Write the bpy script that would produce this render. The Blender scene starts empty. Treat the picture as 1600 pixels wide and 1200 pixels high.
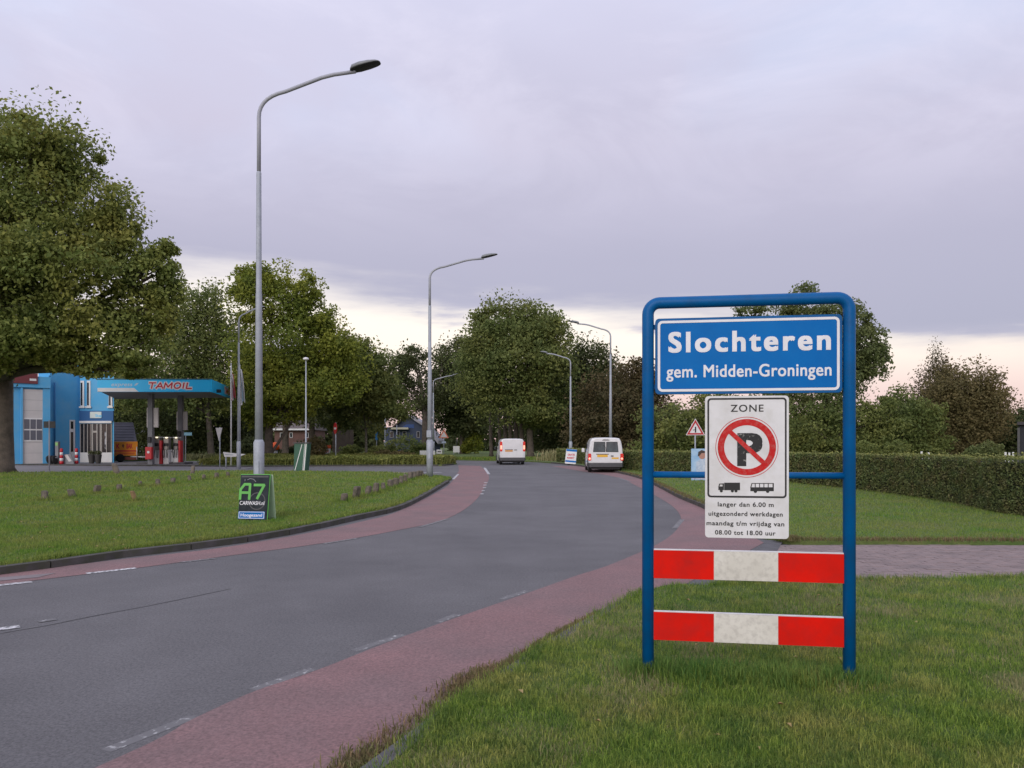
import bpy, bmesh, math, random
import numpy as np
from mathutils import Vector, Matrix
from mathutils.geometry import tessellate_polygon

R = math.radians
random.seed(7)
rng = np.random.default_rng(11)
sc = bpy.context.scene
col = sc.collection

# ------------------------------------------------------------------ camera
CAMH = 1.6
F = 1202.0 / 1600.0
HOR = 690.0
cam_d = bpy.data.cameras.new('camera')
cam = bpy.data.objects.new('camera', cam_d)
col.objects.link(cam)
cam.location = (0, 0, CAMH)
cam.rotation_euler = (R(90), 0, 0)
cam_d.sensor_width = 36.0
cam_d.lens = 36.0 * F
cam_d.shift_y = (HOR - 600.0) / 1600.0
cam_d.clip_start = 0.05
cam_d.clip_end = 6000
sc.camera = cam

# ------------------------------------------------------------------ world
world = bpy.data.worlds.new('World')
sc.world = world
world.use_nodes = True
SUN_EL, SUN_ROT = R(24), R(200)


def build_world():
    nt = world.node_tree
    nt.nodes.clear()
    N = nt.nodes.new
    L = nt.links.new
    out = N('ShaderNodeOutputWorld')
    bg = N('ShaderNodeBackground')
    bg.inputs['Strength'].default_value = 0.1
    L(bg.outputs[0], out.inputs[0])
    sky = N('ShaderNodeTexSky')
    sky.sky_type = 'NISHITA'
    sky.sun_disc = False
    sky.sun_elevation = SUN_EL
    sky.sun_rotation = SUN_ROT
    tc = N('ShaderNodeTexCoord')
    nrm = N('ShaderNodeVectorMath'); nrm.operation = 'NORMALIZE'
    L(tc.outputs['Generated'], nrm.inputs[0])
    sep = N('ShaderNodeSeparateXYZ')
    L(nrm.outputs[0], sep.inputs[0])

    def math_(op, a, b=None, c=None):
        m = N('ShaderNodeMath'); m.operation = op
        for i, v in enumerate((a, b, c)):
            if v is None: continue
            if isinstance(v, (int, float)): m.inputs[i].default_value = v
            else: L(v, m.inputs[i])
        return m.outputs[0]

    def sstep(v, a, b):
        m = N('ShaderNodeMapRange'); m.interpolation_type = 'SMOOTHSTEP'
        L(v, m.inputs['Value'])
        m.inputs['From Min'].default_value = a
        m.inputs['From Max'].default_value = b
        return m.outputs[0]

    def mix(f, a, b):
        m = N('ShaderNodeMix'); m.data_type = 'RGBA'
        if isinstance(f, (int, float)): m.inputs['Factor'].default_value = f
        else: L(f, m.inputs['Factor'])
        for k, v in ((6, a), (7, b)):
            if isinstance(v, tuple): m.inputs[k].default_value = v
            else: L(v, m.inputs[k])
        return m.outputs[2]
    z = sep.outputs[2]
    # cloud base seen as a flat layer: project the direction on a plane
    zz = math_('ADD', math_('MAXIMUM', z, 0.0), 0.10)
    px = math_('DIVIDE', sep.outputs[0], zz)
    py = math_('DIVIDE', sep.outputs[1], zz)
    cmb = N('ShaderNodeCombineXYZ')
    L(px, cmb.inputs[0]); L(py, cmb.inputs[1])

    def noise(scale, detail, rough, off, dist=0.0):
        mp = N('ShaderNodeMapping')
        mp.inputs['Location'].default_value = off
        L(cmb.outputs[0], mp.inputs[0])
        n = N('ShaderNodeTexNoise')
        n.inputs['Scale'].default_value = scale
        n.inputs['Detail'].default_value = detail
        n.inputs['Roughness'].default_value = rough
        n.inputs['Distortion'].default_value = dist
        L(mp.outputs[0], n.inputs['Vector'])
        return n.outputs[0]
    ramp = N('ShaderNodeValToRGB')          # cloud deck, from its horizon edge to overhead
    L(z, ramp.inputs[0])
    cr = ramp.color_ramp
    stops = [(0.0, (4.6, 4.3, 5.0)), (0.13, (4.3, 4.3, 5.5)), (0.23, (4.75, 4.65, 5.95)), (0.36, (6.1, 5.8, 7.25)),
             (0.52, (6.7, 6.7, 8.5)), (1.0, (8.6, 8.6, 10.2))]
    while len(cr.elements) < len(stops): cr.elements.new(0.5)
    for e, (p, c) in zip(cr.elements, stops):
        e.position = p
        e.color = (c[0], c[1], c[2], 1)
    # soft mottling of the deck, bluish thin patches up high
    n1 = noise(0.75, 6, 0.55, (3.1, 1.7, 0.0), 0.4)
    deck = mix(math_('MULTIPLY', math_('MULTIPLY', sstep(n1, 0.46, 0.64), 0.60), sstep(z, 0.26, 0.46)), ramp.outputs[0], (6.6, 7.3, 9.5, 1))
    n1b = noise(1.6, 7, 0.6, (7.3, 4.4, 0.0), 0.6)
    deck = mix(math_('MULTIPLY', math_('MULTIPLY', sstep(n1b, 0.42, 0.68), 0.40), sstep(z, 0.22, 0.42)), deck, (8.6, 8.3, 9.9, 1))
    n1c = noise(0.5, 5, 0.5, (1.3, 9.4, 0.0), 0.2)
    deck = mix(math_('MULTIPLY', sstep(n1c, 0.45, 0.75), 0.30), deck, (3.9, 3.9, 5.1, 1))
    # clear band under the deck
    glow = N('ShaderNodeValToRGB')
    L(z, glow.inputs[0])
    gr = glow.color_ramp
    gst = [(0.0, (7.9, 5.4, 5.2)), (0.06, (8.9, 6.9, 6.5)), (0.12, (10.8, 9.7, 8.5)), (0.22, (10.6, 9.9, 9.2)), (0.4, (7.0, 6.9, 8.0))]
    while len(gr.elements) < len(gst): gr.elements.new(0.5)
    for e, (p, c) in zip(gr.elements, gst):
        e.position = p
        e.color = (c[0], c[1], c[2], 1)
    n2 = noise(0.62, 6, 0.6, (0.4, 0.75, 0.0), 0.5)
    # stretched low clouds in the clear band
    mpv = N('ShaderNodeMapping'); mpv.inputs['Scale'].default_value = (2.2, 2.2, 15.0)
    mpv.inputs['Location'].default_value = (0.35, 0.2, 0.55)
    L(nrm.outputs[0], mpv.inputs[0])
    n3n = N('ShaderNodeTexNoise'); n3n.inputs['Scale'].default_value = 1.25
    n3n.inputs['Detail'].default_value = 7; n3n.inputs['Roughness'].default_value = 0.55
    L(mpv.outputs[0], n3n.inputs['Vector'])
    n3 = n3n.outputs[0]
    # deck edge elevation: higher on the left of the opening, lower to the right
    az = math_('DIVIDE', sep.outputs[0], math_('MAXIMUM', math_('ABSOLUTE', sep.outputs[1]), 0.2))
    edge = math_('ADD', 0.174, math_('MULTIPLY', sstep(az, -0.15, 0.75), -0.055))
    zd = math_('SUBTRACT', z, edge)
    zd = math_('ADD', zd, math_('MULTIPLY', math_('SUBTRACT', n3, 0.5), 0.12))
    zd = math_('ADD', zd, math_('MULTIPLY', math_('SUBTRACT', n2, 0.5), 0.03))
    deckf = sstep(zd, -0.030, 0.034)
    streak = math_('MULTIPLY', sstep(n3, 0.53, 0.62), sstep(z, 0.085, 0.125))
    low = mix(math_('MULTIPLY', streak, 0.85), glow.outputs[0], (5.4, 5.2, 6.6, 1))
    clouds = mix(deckf, low, deck)
    fin = mix(0.97, sky.outputs[0], clouds)
    L(fin, bg.inputs['Color'])


build_world()
sun_d = bpy.data.lights.new('sun', 'SUN')
sun = bpy.data.objects.new('sun', sun_d)
col.objects.link(sun)
sun_d.energy = 1.5
sun_d.angle = R(40)
sun_d.color = (1.0, 0.94, 0.88)
# azimuth: sun_rotation is clockwise from +Y
sdir = Vector((math.sin(SUN_ROT) * math.cos(SUN_EL), math.cos(SUN_ROT) * math.cos(SUN_EL), math.sin(SUN_EL)))
sun.rotation_euler = sdir.to_track_quat('Z', 'Y').to_euler()
vs = sc.view_settings
vs.view_transform = 'Standard'
vs.look = 'None'
vs.gamma = 1
vs.exposure = 0.12
vs.use_curve_mapping = False
sc.cycles.max_bounces = 6
sc.cycles.diffuse_bounces = 3
sc.cycles.transparent_max_bounces = 6


# ------------------------------------------------------------------ geometry helpers
def G(px, py, z=0.0):
    """ground point seen at a photo pixel, on the level z"""
    d = (CAMH - z) * 1202.0 / (py - HOR)
    return ((px - 800.0) / 1202.0 * d, d)


def X(px, d): return (px - 800.0) / 1202.0 * d
def Z(py, d): return CAMH + (HOR - py) / 1202.0 * d


def tag(o, label=None, cat=None, group=None, kind=None):
    if label: o['label'] = label
    if cat: o['category'] = cat
    if group: o['group'] = group
    if kind: o['kind'] = kind
    return o


def empty(name, loc=(0, 0, 0), rz=0.0, parent=None):
    o = bpy.data.objects.new(name, None)
    o.location = loc
    o.rotation_euler = (0, 0, rz)
    o.empty_display_size = 0.2
    if parent: o.parent = parent
    col.objects.link(o)
    return o


def copy_tree(o, parent=None):
    c = o.copy()
    col.objects.link(c)
    c.parent = parent
    for ch in list(o.children): copy_tree(ch, c)
    return c


class MB:
    def __init__(s):
        s.v = []; s.f = []; s.smooth = []

    def add(s, vs_, fs, sm=False):
        n = len(s.v)
        s.v += [tuple(v) for v in vs_]
        for f in fs:
            s.f.append([n + i for i in f]); s.smooth.append(sm)
        return s

    def box(s, c, d, rz=0.0, taper=1.0, m=None):
        hx, hy, hz = d[0] / 2, d[1] / 2, d[2] / 2
        vs_ = []
        for k, sz in ((1.0, -hz), (taper, hz)):
            for x, y in ((-hx, -hy), (hx, -hy), (hx, hy), (-hx, hy)):
                p = Vector((x * k, y * k, sz))
                if rz: p = Matrix.Rotation(rz, 3, 'Z') @ p
                if m is not None: p = m @ p
                vs_.append((p.x + c[0], p.y + c[1], p.z + c[2]))
        return s.add(vs_, [(0, 3, 2, 1), (4, 5, 6, 7), (0, 1, 5, 4), (1, 2, 6, 5), (2, 3, 7, 6), (3, 0, 4, 7)])

    def tube(s, pts, rad, seg=12, cap=True, flat=1.0):
        pts = [Vector(p) for p in pts]
        n = len(pts)
        if isinstance(rad, (int, float)): rad = [rad] * n
        rings = []
        ref = None
        for i, p in enumerate(pts):
            t = (pts[min(i + 1, n - 1)] - pts[max(i - 1, 0)]).normalized()
            if ref is None:
                ref = Vector((0, 1, 0)) if abs(t.y) < 0.9 else Vector((1, 0, 0))
            u = t.cross(ref).normalized()
            w = t.cross(u).normalized()
            ref = -w if w.dot(ref) < 0 else w
            u = t.cross(ref).normalized(); w = u.cross(t).normalized()
            ring = []
            for k in range(seg):
                a = 2 * math.pi * k / seg
                ring.append(p + (u * math.cos(a) + w * math.sin(a) * flat) * rad[i])
            rings.append(ring)
        vs_ = [v for r_ in rings for v in r_]
        fs = []
        for i in range(n - 1):
            for k in range(seg):
                a, b = i * seg + k, i * seg + (k + 1) % seg
                fs.append((a, b, b + seg, a + seg))
        base = len(s.v)
        s.add(vs_, fs, True)
        if cap:
            s.f.append([base + k for k in range(seg)][::-1]); s.smooth.append(False)
            s.f.append([base + (n - 1) * seg + k for k in range(seg)]); s.smooth.append(False)
        return s

    def lathe(s, prof, c=(0, 0, 0), seg=20):
        """prof: list of (radius, z)"""
        vs_ = []
        for r_, z in prof:
            for k in range(seg):
                a = 2 * math.pi * k / seg
                vs_.append((c[0] + r_ * math.cos(a), c[1] + r_ * math.sin(a), c[2] + z))
        fs = []
        n = len(prof)
        for i in range(n - 1):
            for k in range(seg):
                a, b = i * seg + k, i * seg + (k + 1) % seg
                fs.append((a, b, b + seg, a + seg))
        fs.append(tuple(range(seg))[::-1]); fs.append(tuple((n - 1) * seg + k for k in range(seg)))
        return s.add(vs_, fs, True)

    def prism_xz(s, outline, y0, y1, holes=()):
        """outline in x,z (any order), extruded in y"""
        loops = [outline] + list(holes)
        tri = tessellate_polygon([[Vector((p[0], p[1], 0)) for p in lp] for lp in loops])
        flat = [p for lp in loops for p in lp]
        n = len(flat)
        vs_ = [(p[0], y0, p[1]) for p in flat] + [(p[0], y1, p[1]) for p in flat]
        fs = []
        for t in tri:
            a, b, c = (flat[i] for i in t)
            ar = (b[0] - a[0]) * (c[1] - a[1]) - (c[0] - a[0]) * (b[1] - a[1])
            t = list(t)
            if ar < 0: t = t[::-1]
            fs.append(tuple(t)); fs.append(tuple(i + n for i in t[::-1]))
        o = 0
        for lp in loops:
            m = len(lp)
            for i in range(m):
                a, b = o + i, o + (i + 1) % m
                fs.append((a, b, b + n, a + n))
            o += m
        return s.add(vs_, fs)

    def prism_xy(s, outline, z0, z1):
        tri = tessellate_polygon([[Vector((p[0], p[1], 0)) for p in outline]])
        n = len(outline)
        vs_ = [(p[0], p[1], z1) for p in outline] + [(p[0], p[1], z0) for p in outline]
        fs = []
        for t in tri:
            a, b, c = (outline[i] for i in t)
            ar = (b[0] - a[0]) * (c[1] - a[1]) - (c[0] - a[0]) * (b[1] - a[1])
            t = list(t)
            if ar < 0: t = t[::-1]
            fs.append(tuple(t))
            if z1 > z0: fs.append(tuple(i + n for i in t[::-1]))
        if z1 > z0:
            for i in range(n):
                fs.append((i, (i + 1) % n, (i + 1) % n + n, i + n))
        return s.add(vs_, fs)

    def mesh(s, name):
        me = bpy.data.meshes.new(name)
        me.from_pydata(s.v, [], s.f)
        me.polygons.foreach_set('use_smooth', s.smooth)
        bm = bmesh.new(); bm.from_mesh(me)
        bmesh.ops.recalc_face_normals(bm, faces=bm.faces)
        bm.to_mesh(me); bm.free()
        return me

    def build(s, name, m, parent=None, loc=(0, 0, 0), rz=0.0, bevel=0.0, sheet=False):
        me = s.mesh(name)
        if sheet:
            for p in me.polygons: pass
        o = bpy.data.objects.new(name, me)
        if m: me.materials.append(m)
        o.location = loc
        o.rotation_euler = (0, 0, rz)
        if parent: o.parent = parent
        col.objects.link(o)
        if bevel:
            b = o.modifiers.new('bevel', 'BEVEL'); b.width = bevel; b.segments = 2; b.limit_method = 'ANGLE'
            b.angle_limit = R(40)
        return o


def np_mesh(name, verts, faces_flat, loop_tot, m, smooth=False, parent=None):
    me = bpy.data.meshes.new(name)
    nf = len(faces_flat) // loop_tot
    me.vertices.add(len(verts)); me.vertices.foreach_set('co', np.asarray(verts, dtype=np.float32).ravel())
    me.loops.add(len(faces_flat)); me.loops.foreach_set('vertex_index', np.asarray(faces_flat, dtype=np.int32))
    me.polygons.add(nf)
    me.polygons.foreach_set('loop_start', np.arange(0, nf * loop_tot, loop_tot, dtype=np.int32))
    me.polygons.foreach_set('loop_total', np.full(nf, loop_tot, dtype=np.int32))
    if smooth: me.polygons.foreach_set('use_smooth', np.ones(nf, dtype=bool))
    me.update(calc_edges=True)
    me.materials.append(m)
    o = bpy.data.objects.new(name, me)
    if parent: o.parent = parent
    col.objects.link(o)
    return o


def rrect(x0, z0, x1, z1, r, n=5):
    pts = []
    for cx, cz, a0 in ((x1 - r, z1 - r, 0), (x0 + r, z1 - r, 90), (x0 + r, z0 + r, 180), (x1 - r, z0 + r, 270)):
        for k in range(n + 1):
            a = R(a0 + 90.0 * k / n)
            pts.append((cx + r * math.cos(a), cz + r * math.sin(a)))
    return pts


def circ(cx, cz, r, n=48, rx=None):
    return [(cx + (rx or r) * math.cos(2 * math.pi * k / n), cz + r * math.sin(2 * math.pi * k / n)) for k in range(n)]


def smooth_line(pts, n=6):
    """Catmull-Rom through 2D points"""
    out = []
    P = [np.array(p, float) for p in pts]
    P = [2 * P[0] - P[1]] + P + [2 * P[-1] - P[-2]]
    for i in range(1, len(P) - 2):
        for k in range(n):
            t = k / n
            a, b, c, d = P[i - 1], P[i], P[i + 1], P[i + 2]
            out.append(tuple(0.5 * ((2 * b) + (-a + c) * t + (2 * a - 5 * b + 4 * c - d) * t * t + (-a + 3 * b - 3 * c + d) * t ** 3)))
    out.append(tuple(P[-2]))
    return out


# ------------------------------------------------------------------ materials
MATS = {}


def pm(name, c1, c2=None, scale=3.0, rough=0.7, bump=0.0, bscale=None, metallic=0.0, c3=None, scale3=40.0, f3=0.25,
       emit=None, es=0.0, c4=False, lo=0.35, hi=0.65, coat=0.0, trans=0.0, island=0.0, spec=0.5, world=False):
    if name in MATS: return MATS[name]
    m = bpy.data.materials.new(name)
    m.use_nodes = True
    nt = m.node_tree
    b = nt.nodes['Principled BSDF']
    N, L = nt.nodes.new, nt.links.new
    tc = N('ShaderNodeTexCoord')
    if world:
        src = N('ShaderNodeNewGeometry').outputs['Position']
    else:
        src = tc.outputs['Object']

    def noise(s, det=6):
        n = N('ShaderNodeTexNoise'); n.inputs['Scale'].default_value = s; n.inputs['Detail'].default_value = det
        n.inputs['Roughness'].default_value = 0.6
        L(src, n.inputs['Vector'])
        return n.outputs[0]

    def mixc(f, a, bb):
        x = N('ShaderNodeMix'); x.data_type = 'RGBA'
        if isinstance(f, (int, float)): x.inputs['Factor'].default_value = f
        else: L(f, x.inputs['Factor'])
        for k, v in ((6, a), (7, bb)):
            if isinstance(v, tuple): x.inputs[k].default_value = v
            else: L(v, x.inputs[k])
        return x.outputs[2]

    def rng_(v, a, bb, c=0.0, d=1.0):
        x = N('ShaderNodeMapRange'); L(v, x.inputs['Value'])
        x.inputs['From Min'].default_value = a; x.inputs['From Max'].default_value = bb
        x.inputs['To Min'].default_value = c; x.inputs['To Max'].default_value = d
        return x.outputs[0]
    C = lambda c: (c[0], c[1], c[2], 1.0)
    cur = None
    if c2 is not None:
        cur = mixc(rng_(noise(scale), lo, hi), C(c1), C(c2))
    if c3 is not None:
        cur = mixc(rng_(noise(scale3, 3), 0.45, 0.7, 0.0, f3), cur if cur is not None else C(c1), C(c3))
    if c4:
        # worn tracks, dust and pale aggregate: multiply by two more noises
        hv0 = N('ShaderNodeHueSaturation')
        v1 = rng_(noise(1.7, 8), 0.3, 0.7, 0.92, 1.08)
        v2 = rng_(noise(38, 2), 0.3, 0.72, 0.80, 1.22)
        mm_ = N('ShaderNodeMath'); mm_.operation = 'MULTIPLY'
        L(v1, mm_.inputs[0]); L(v2, mm_.inputs[1])
        L(mm_.outputs[0], hv0.inputs['Value']); L(cur, hv0.inputs['Color'])
        cur = hv0.outputs[0]
    if island:
        g = N('ShaderNodeNewGeometry')
        hv = N('ShaderNodeHueSaturation')
        L(rng_(g.outputs['Random Per Island'], 0, 1, 1 - island, 1 + island), hv.inputs['Value'])
        L(rng_(g.outputs['Random Per Island'], 0, 1, 0.5 + island * 0.05, 0.5 - island * 0.05), hv.inputs['Hue'])
        if cur is None: hv.inputs['Color'].default_value = C(c1)
        else: L(cur, hv.inputs['Color'])
        cur = hv.outputs[0]
    if cur is None: b.inputs['Base Color'].default_value = C(c1)
    else: L(cur, b.inputs['Base Color'])
    b.inputs['Roughness'].default_value = rough
    b.inputs['Metallic'].default_value = metallic
    b.inputs['Coat Weight'].default_value = coat
    b.inputs['Specular IOR Level'].default_value = spec
    if emit:
        b.inputs['Emission Color'].default_value = C(emit)
        b.inputs['Emission Strength'].default_value = es
    if bump:
        bn = N('ShaderNodeBump'); bn.inputs['Strength'].default_value = 1.0
        bn.inputs['Distance'].default_value = bump
        L(noise(bscale or scale * 8, 5), bn.inputs['Height'])
        L(bn.outputs[0], b.inputs['Normal'])
    if trans:
        t = N('ShaderNodeBsdfTranslucent')
        if cur is None: t.inputs[0].default_value = C(c1)
        else: L(cur, t.inputs[0])
        ms = N('ShaderNodeMixShader'); ms.inputs[0].default_value = trans
        L(b.outputs[0], ms.inputs[1]); L(t.outputs[0], ms.inputs[2])
        L(ms.outputs[0], nt.nodes['Material Output'].inputs[0])
    MATS[name] = m
    return m


def glass_mat(name, c=(0.02, 0.025, 0.03)):
    return pm(name, c, rough=0.08, spec=0.8)


M_asphalt = pm('asphalt', (0.118, 0.115, 0.121), (0.156, 0.152, 0.158), c4=True, scale=0.45, rough=0.85, bump=0.004, bscale=220, c3=(0.06, 0.06, 0.065), scale3=70, f3=0.75, lo=0.35, hi=0.62)
M_red = pm('red_asphalt', (0.275, 0.150, 0.150), (0.205, 0.138, 0.140), c4=True, scale=0.8, rough=0.85, bump=0.003, bscale=220, c3=(0.10, 0.075, 0.075), scale3=70, f3=0.6, lo=0.3, hi=0.7)
M_paving = pm('forecourt_paving', (0.20, 0.19, 0.195), (0.15, 0.145, 0.15), scale=0.5, rough=0.9, bump=0.003)
M_sand = pm('sandy_edge', (0.23, 0.20, 0.17), (0.10, 0.09, 0.06), scale=1.2, rough=0.95)
M_grass_soil = pm('lawn_ground', (0.085, 0.150, 0.030), (0.130, 0.150, 0.045), scale=0.9, rough=0.95, bump=0.02, bscale=30, c3=(0.055, 0.095, 0.020), scale3=9, f3=0.6)
M_land = pm('far_ground', (0.05, 0.075, 0.022), (0.08, 0.08, 0.035), scale=0.1, rough=0.95)
M_kerb = pm('kerb_concrete', (0.085, 0.078, 0.078), (0.055, 0.052, 0.05), scale=4, rough=0.9, bump=0.004, bscale=60, c3=(0.05, 0.055, 0.03), scale3=7, f3=0.7)
M_gutter = pm('gutter_concrete', (0.12, 0.118, 0.125), (0.085, 0.083, 0.088), scale=3, rough=0.9, bump=0.003, bscale=60)
M_brick = pm('brick_clay', (0.285, 0.215, 0.205), (0.225, 0.178, 0.175), scale=9, rough=0.9, bump=0.002, bscale=80, world=True, c3=(0.12, 0.10, 0.10), scale3=2.0, f3=0.5)
M_joint = pm('joint_sand', (0.10, 0.09, 0.085), (0.06, 0.06, 0.04), scale=6, rough=0.95, world=True)
M_paint = pm('road_paint', (0.68, 0.68, 0.69), (0.16, 0.16, 0.17), scale=26, rough=0.8, lo=0.42, hi=0.6, world=True)
M_paint_worn = pm('worn_road_paint', (0.48, 0.48, 0.48), (0.155, 0.152, 0.158), scale=20, rough=0.85, lo=0.30, hi=0.46, world=True)
M_blue = pm('blue_paint', (0.0, 0.110, 0.34), (0.0, 0.092, 0.28), spec=0.2, scale=2.2, rough=0.45, bump=0.0008, bscale=25, c3=(0.02, 0.05, 0.10), scale3=9, f3=0.22)
M_signblue = pm('sign_blue', (0.0, 0.125, 0.42), (0.0, 0.148, 0.47), spec=0.12, scale=3, rough=0.5, c3=(0.01, 0.15, 0.42), scale3=14, f3=0.25)
M_signwhite = pm('sign_white', (0.72, 0.72, 0.74), (0.65, 0.65, 0.66), scale=5, rough=0.5, c3=(0.42, 0.40, 0.34), scale3=12, f3=0.22)
M_letter = pm('letter_white', (0.78, 0.78, 0.82), (0.70, 0.70, 0.74), scale=8, rough=0.5)
M_signred = pm('sign_red', (0.56, 0.008, 0.010), (0.46, 0.015, 0.015), spec=0.2, scale=6, rough=0.5, c3=(0.45, 0.25, 0.22), scale3=45, f3=0.25)
M_black = pm('sign_black', (0.012, 0.012, 0.014), rough=0.55)
M_blackworn = pm('worn_black', (0.012, 0.012, 0.014), (0.30, 0.30, 0.28), scale=38, rough=0.6, lo=0.60, hi=0.68)
M_boardred = pm('board_red', (0.76, 0.006, 0.0), (0.56, 0.008, 0.003), spec=0.15, scale=2.5, rough=0.6, c3=(0.30, 0.02, 0.02), scale3=9, f3=0.3)
M_boardwhite = pm('board_white', (0.70, 0.68, 0.62), (0.60, 0.58, 0.52), scale=4, rough=0.45, c3=(0.30, 0.28, 0.25), scale3=30, f3=0.35)
M_alu = pm('aluminium', (0.62, 0.62, 0.64), (0.5, 0.5, 0.52), scale=8, rough=0.45, metallic=0.3)
M_galv = pm('galvanised_steel', (0.40, 0.43, 0.49), (0.32, 0.35, 0.40), scale=3, rough=0.6, metallic=0.1, c3=(0.2, 0.22, 0.24), scale3=20, f3=0.3)
M_galv_dark = pm('aged_steel', (0.33, 0.345, 0.40), (0.40, 0.415, 0.46), scale=3, rough=0.6)
M_lamp_dark = pm('lamp_underside', (0.02, 0.021, 0.023), rough=0.5)
M_lamp_top = pm('lamp_housing', (0.22, 0.235, 0.245), (0.17, 0.18, 0.19), scale=6, rough=0.5)
M_rubber = pm('rubber', (0.015, 0.015, 0.016), rough=0.8)
M_vanwhite = pm('van_white', (0.72, 0.72, 0.73), (0.66, 0.66, 0.67), scale=2, rough=0.3, coat=0.5, c3=(0.4, 0.39, 0.37), scale3=5, f3=0.15)
M_bumper = pm('grey_plastic', (0.075, 0.075, 0.08), (0.055, 0.055, 0.06), scale=6, rough=0.6)
M_glass = glass_mat('dark_glass')
M_glasslight = pm('van_glass', (0.10, 0.13, 0.14), (0.05, 0.06, 0.07), scale=1.5, rough=0.1, spec=0.8)
M_plate = pm('number_plate_yellow', (0.72, 0.40, 0.03), rough=0.5)
M_tail = pm('tail_lamp', (0.35, 0.01, 0.01), rough=0.25, emit=(1.0, 0.08, 0.05), es=0.25)
M_taillit = pm('tail_lamp_lit', (0.6, 0.1, 0.06), rough=0.25, emit=(1.0, 0.42, 0.30), es=1.5)
M_rim = pm('wheel_rim', (0.4, 0.4, 0.42), rough=0.4, metallic=0.6)
M_bark = pm('bark', (0.13, 0.105, 0.085), (0.070, 0.060, 0.048), scale=3, rough=0.95, bump=0.03, bscale=14)
M_stub = pm('weathered_wood', (0.17, 0.14, 0.115), (0.075, 0.07, 0.05), scale=9, rough=0.95, bump=0.006, bscale=50)
M_stub2 = pm('tan_wood', (0.26, 0.17, 0.085), (0.18, 0.12, 0.06), scale=9, rough=0.95)


def hexlike(c, k=1.0): return tuple(x * k for x in c)


# ------------------------------------------------------------------ text
def text_mesh(s, bold=0.02, spacing=1.0, shear=0.0, extrude=0.0):
    cu = bpy.data.curves.new('text', 'FONT')
    cu.body = s
    cu.size = 1.0
    cu.offset = bold
    cu.space_character = spacing
    cu.shear = shear
    cu.resolution_u = 4
    ob = bpy.data.objects.new('text', cu)
    col.objects.link(ob)
    dg = bpy.context.evaluated_depsgraph_get()
    me = bpy.data.meshes.new_from_object(ob.evaluated_get(dg))
    bpy.data.objects.remove(ob)
    bpy.data.curves.remove(cu)
    return me


def lettering(s, x0, x1, zb, cap, y, m, parent, bold=0.02, spacing=1.0, shear=0.0, name='lettering', th=0.0015):
    """flat lettering standing in the xz plane: from x0 to x1, baseline zb, capital height cap; faces -y"""
    off = 0.0
    sm_ = max(0.0, bold - off) * 0.8
    me = text_mesh(s, off, spacing, shear)
    bm = bmesh.new(); bm.from_mesh(me)
    r_ = bmesh.ops.extrude_face_region(bm, geom=bm.faces[:])
    for v in [g for g in r_['geom'] if isinstance(g, bmesh.types.BMVert)]: v.co.z -= 1.0
    bmesh.ops.recalc_face_normals(bm, faces=bm.faces)
    bm.to_mesh(me); bm.free()
    n = len(me.vertices)
    co = np.empty(n * 3, np.float32); me.vertices.foreach_get('co', co); co = co.reshape(-1, 3)
    faces = [tuple(p.vertices) for p in me.polygons]
    bpy.data.meshes.remove(me)
    xa, xb = co[:, 0].min() - sm_, co[:, 0].max() + sm_
    front = co[:, 2] < -0.5
    V, Fs = [], []
    copies = [(0, 0)] if sm_ == 0 else [(-1, -1), (1, -1), (-1, 1), (1, 1), (0, 0)]
    for k_, (ax, az) in enumerate(copies):
        out = np.zeros_like(co)
        out[:, 0] = x0 + (co[:, 0] + ax * sm_ - xa) / (xb - xa) * (x1 - x0)
        out[:, 2] = zb + (co[:, 1] + az * sm_ * 0.8) * cap / (0.73 + 1.6 * sm_) + 0.8 * sm_ * cap / 0.73
        out[:, 1] = y - np.where(front, th + 0.00012 * k_, 0.00002 * k_)
        Fs += [tuple(i + n * k_ for i in f) for f in faces]
        V.append(out)
    me = bpy.data.meshes.new(name)
    me.from_pydata([tuple(map(float, v)) for v in np.concatenate(V)], [], Fs)
    me.materials.append(m)
    o = bpy.data.objects.new(name, me)
    o.parent = parent
    col.objects.link(o)
    return o


# ================================================================== GROUND
MB().prism_xy([(-900, -300), (900, -300), (900, 1500), (-900, 1500)], -0.06, -0.06).build('ground', M_land)['kind'] = 'structure'
road = MB().prism_xy([(-90, -12), (30, -12), (30, 63), (30, 200), (-90, 200)], 0, 0).build('road', M_asphalt)
tag(road, 'grey asphalt road curving away to the left', kind='structure')

VZ = 0.08
# --- right outer edge of the carriageway
rk_near = smooth_line([(-3.4, -4.0), (-2.0, 0.6), G(600, 1200), G(700, 1120), G(800, 1052), G(900, 988), G(1000, 933), (1.75, 8.28)], 5)
rk_far = smooth_line([(3.98, 12.15), G(1150, 824), G(1100, 795), G(1060, 778), G(1030, 762), G(1000, 748), G(960, 738), G(930, 733), G(900, 728),
                      (2.8, 56.6), (1.5, 60.0), (-1.0, 62.6), (-4, 65.2), (-9, 70.5), (-16, 85), (-26, 110)], 4)
ri = smooth_line([(-4.9, -3.0), (-3.3, 1.0), G(150, 1200), G(300, 1125), G(400, 1080), G(495, 1048), G(636, 993), G(830, 925), G(900, 900), G(960, 880), G(1040, 843), G(1064, 815), G(1055, 795),
                  G(1030, 778), G(1000, 762), G(960, 745), G(900, 735), G(860, 728)], 5)
lo_ = smooth_line([(-10.4, 4.4), (-8.4, 6.3), (-7.1, 7.9), G(0, 897), G(100, 885), G(200, 873), G(340, 857), G(477, 834), G(570, 814), G(615, 802), G(660, 781), G(697, 761), G(708, 750)], 5)
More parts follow.
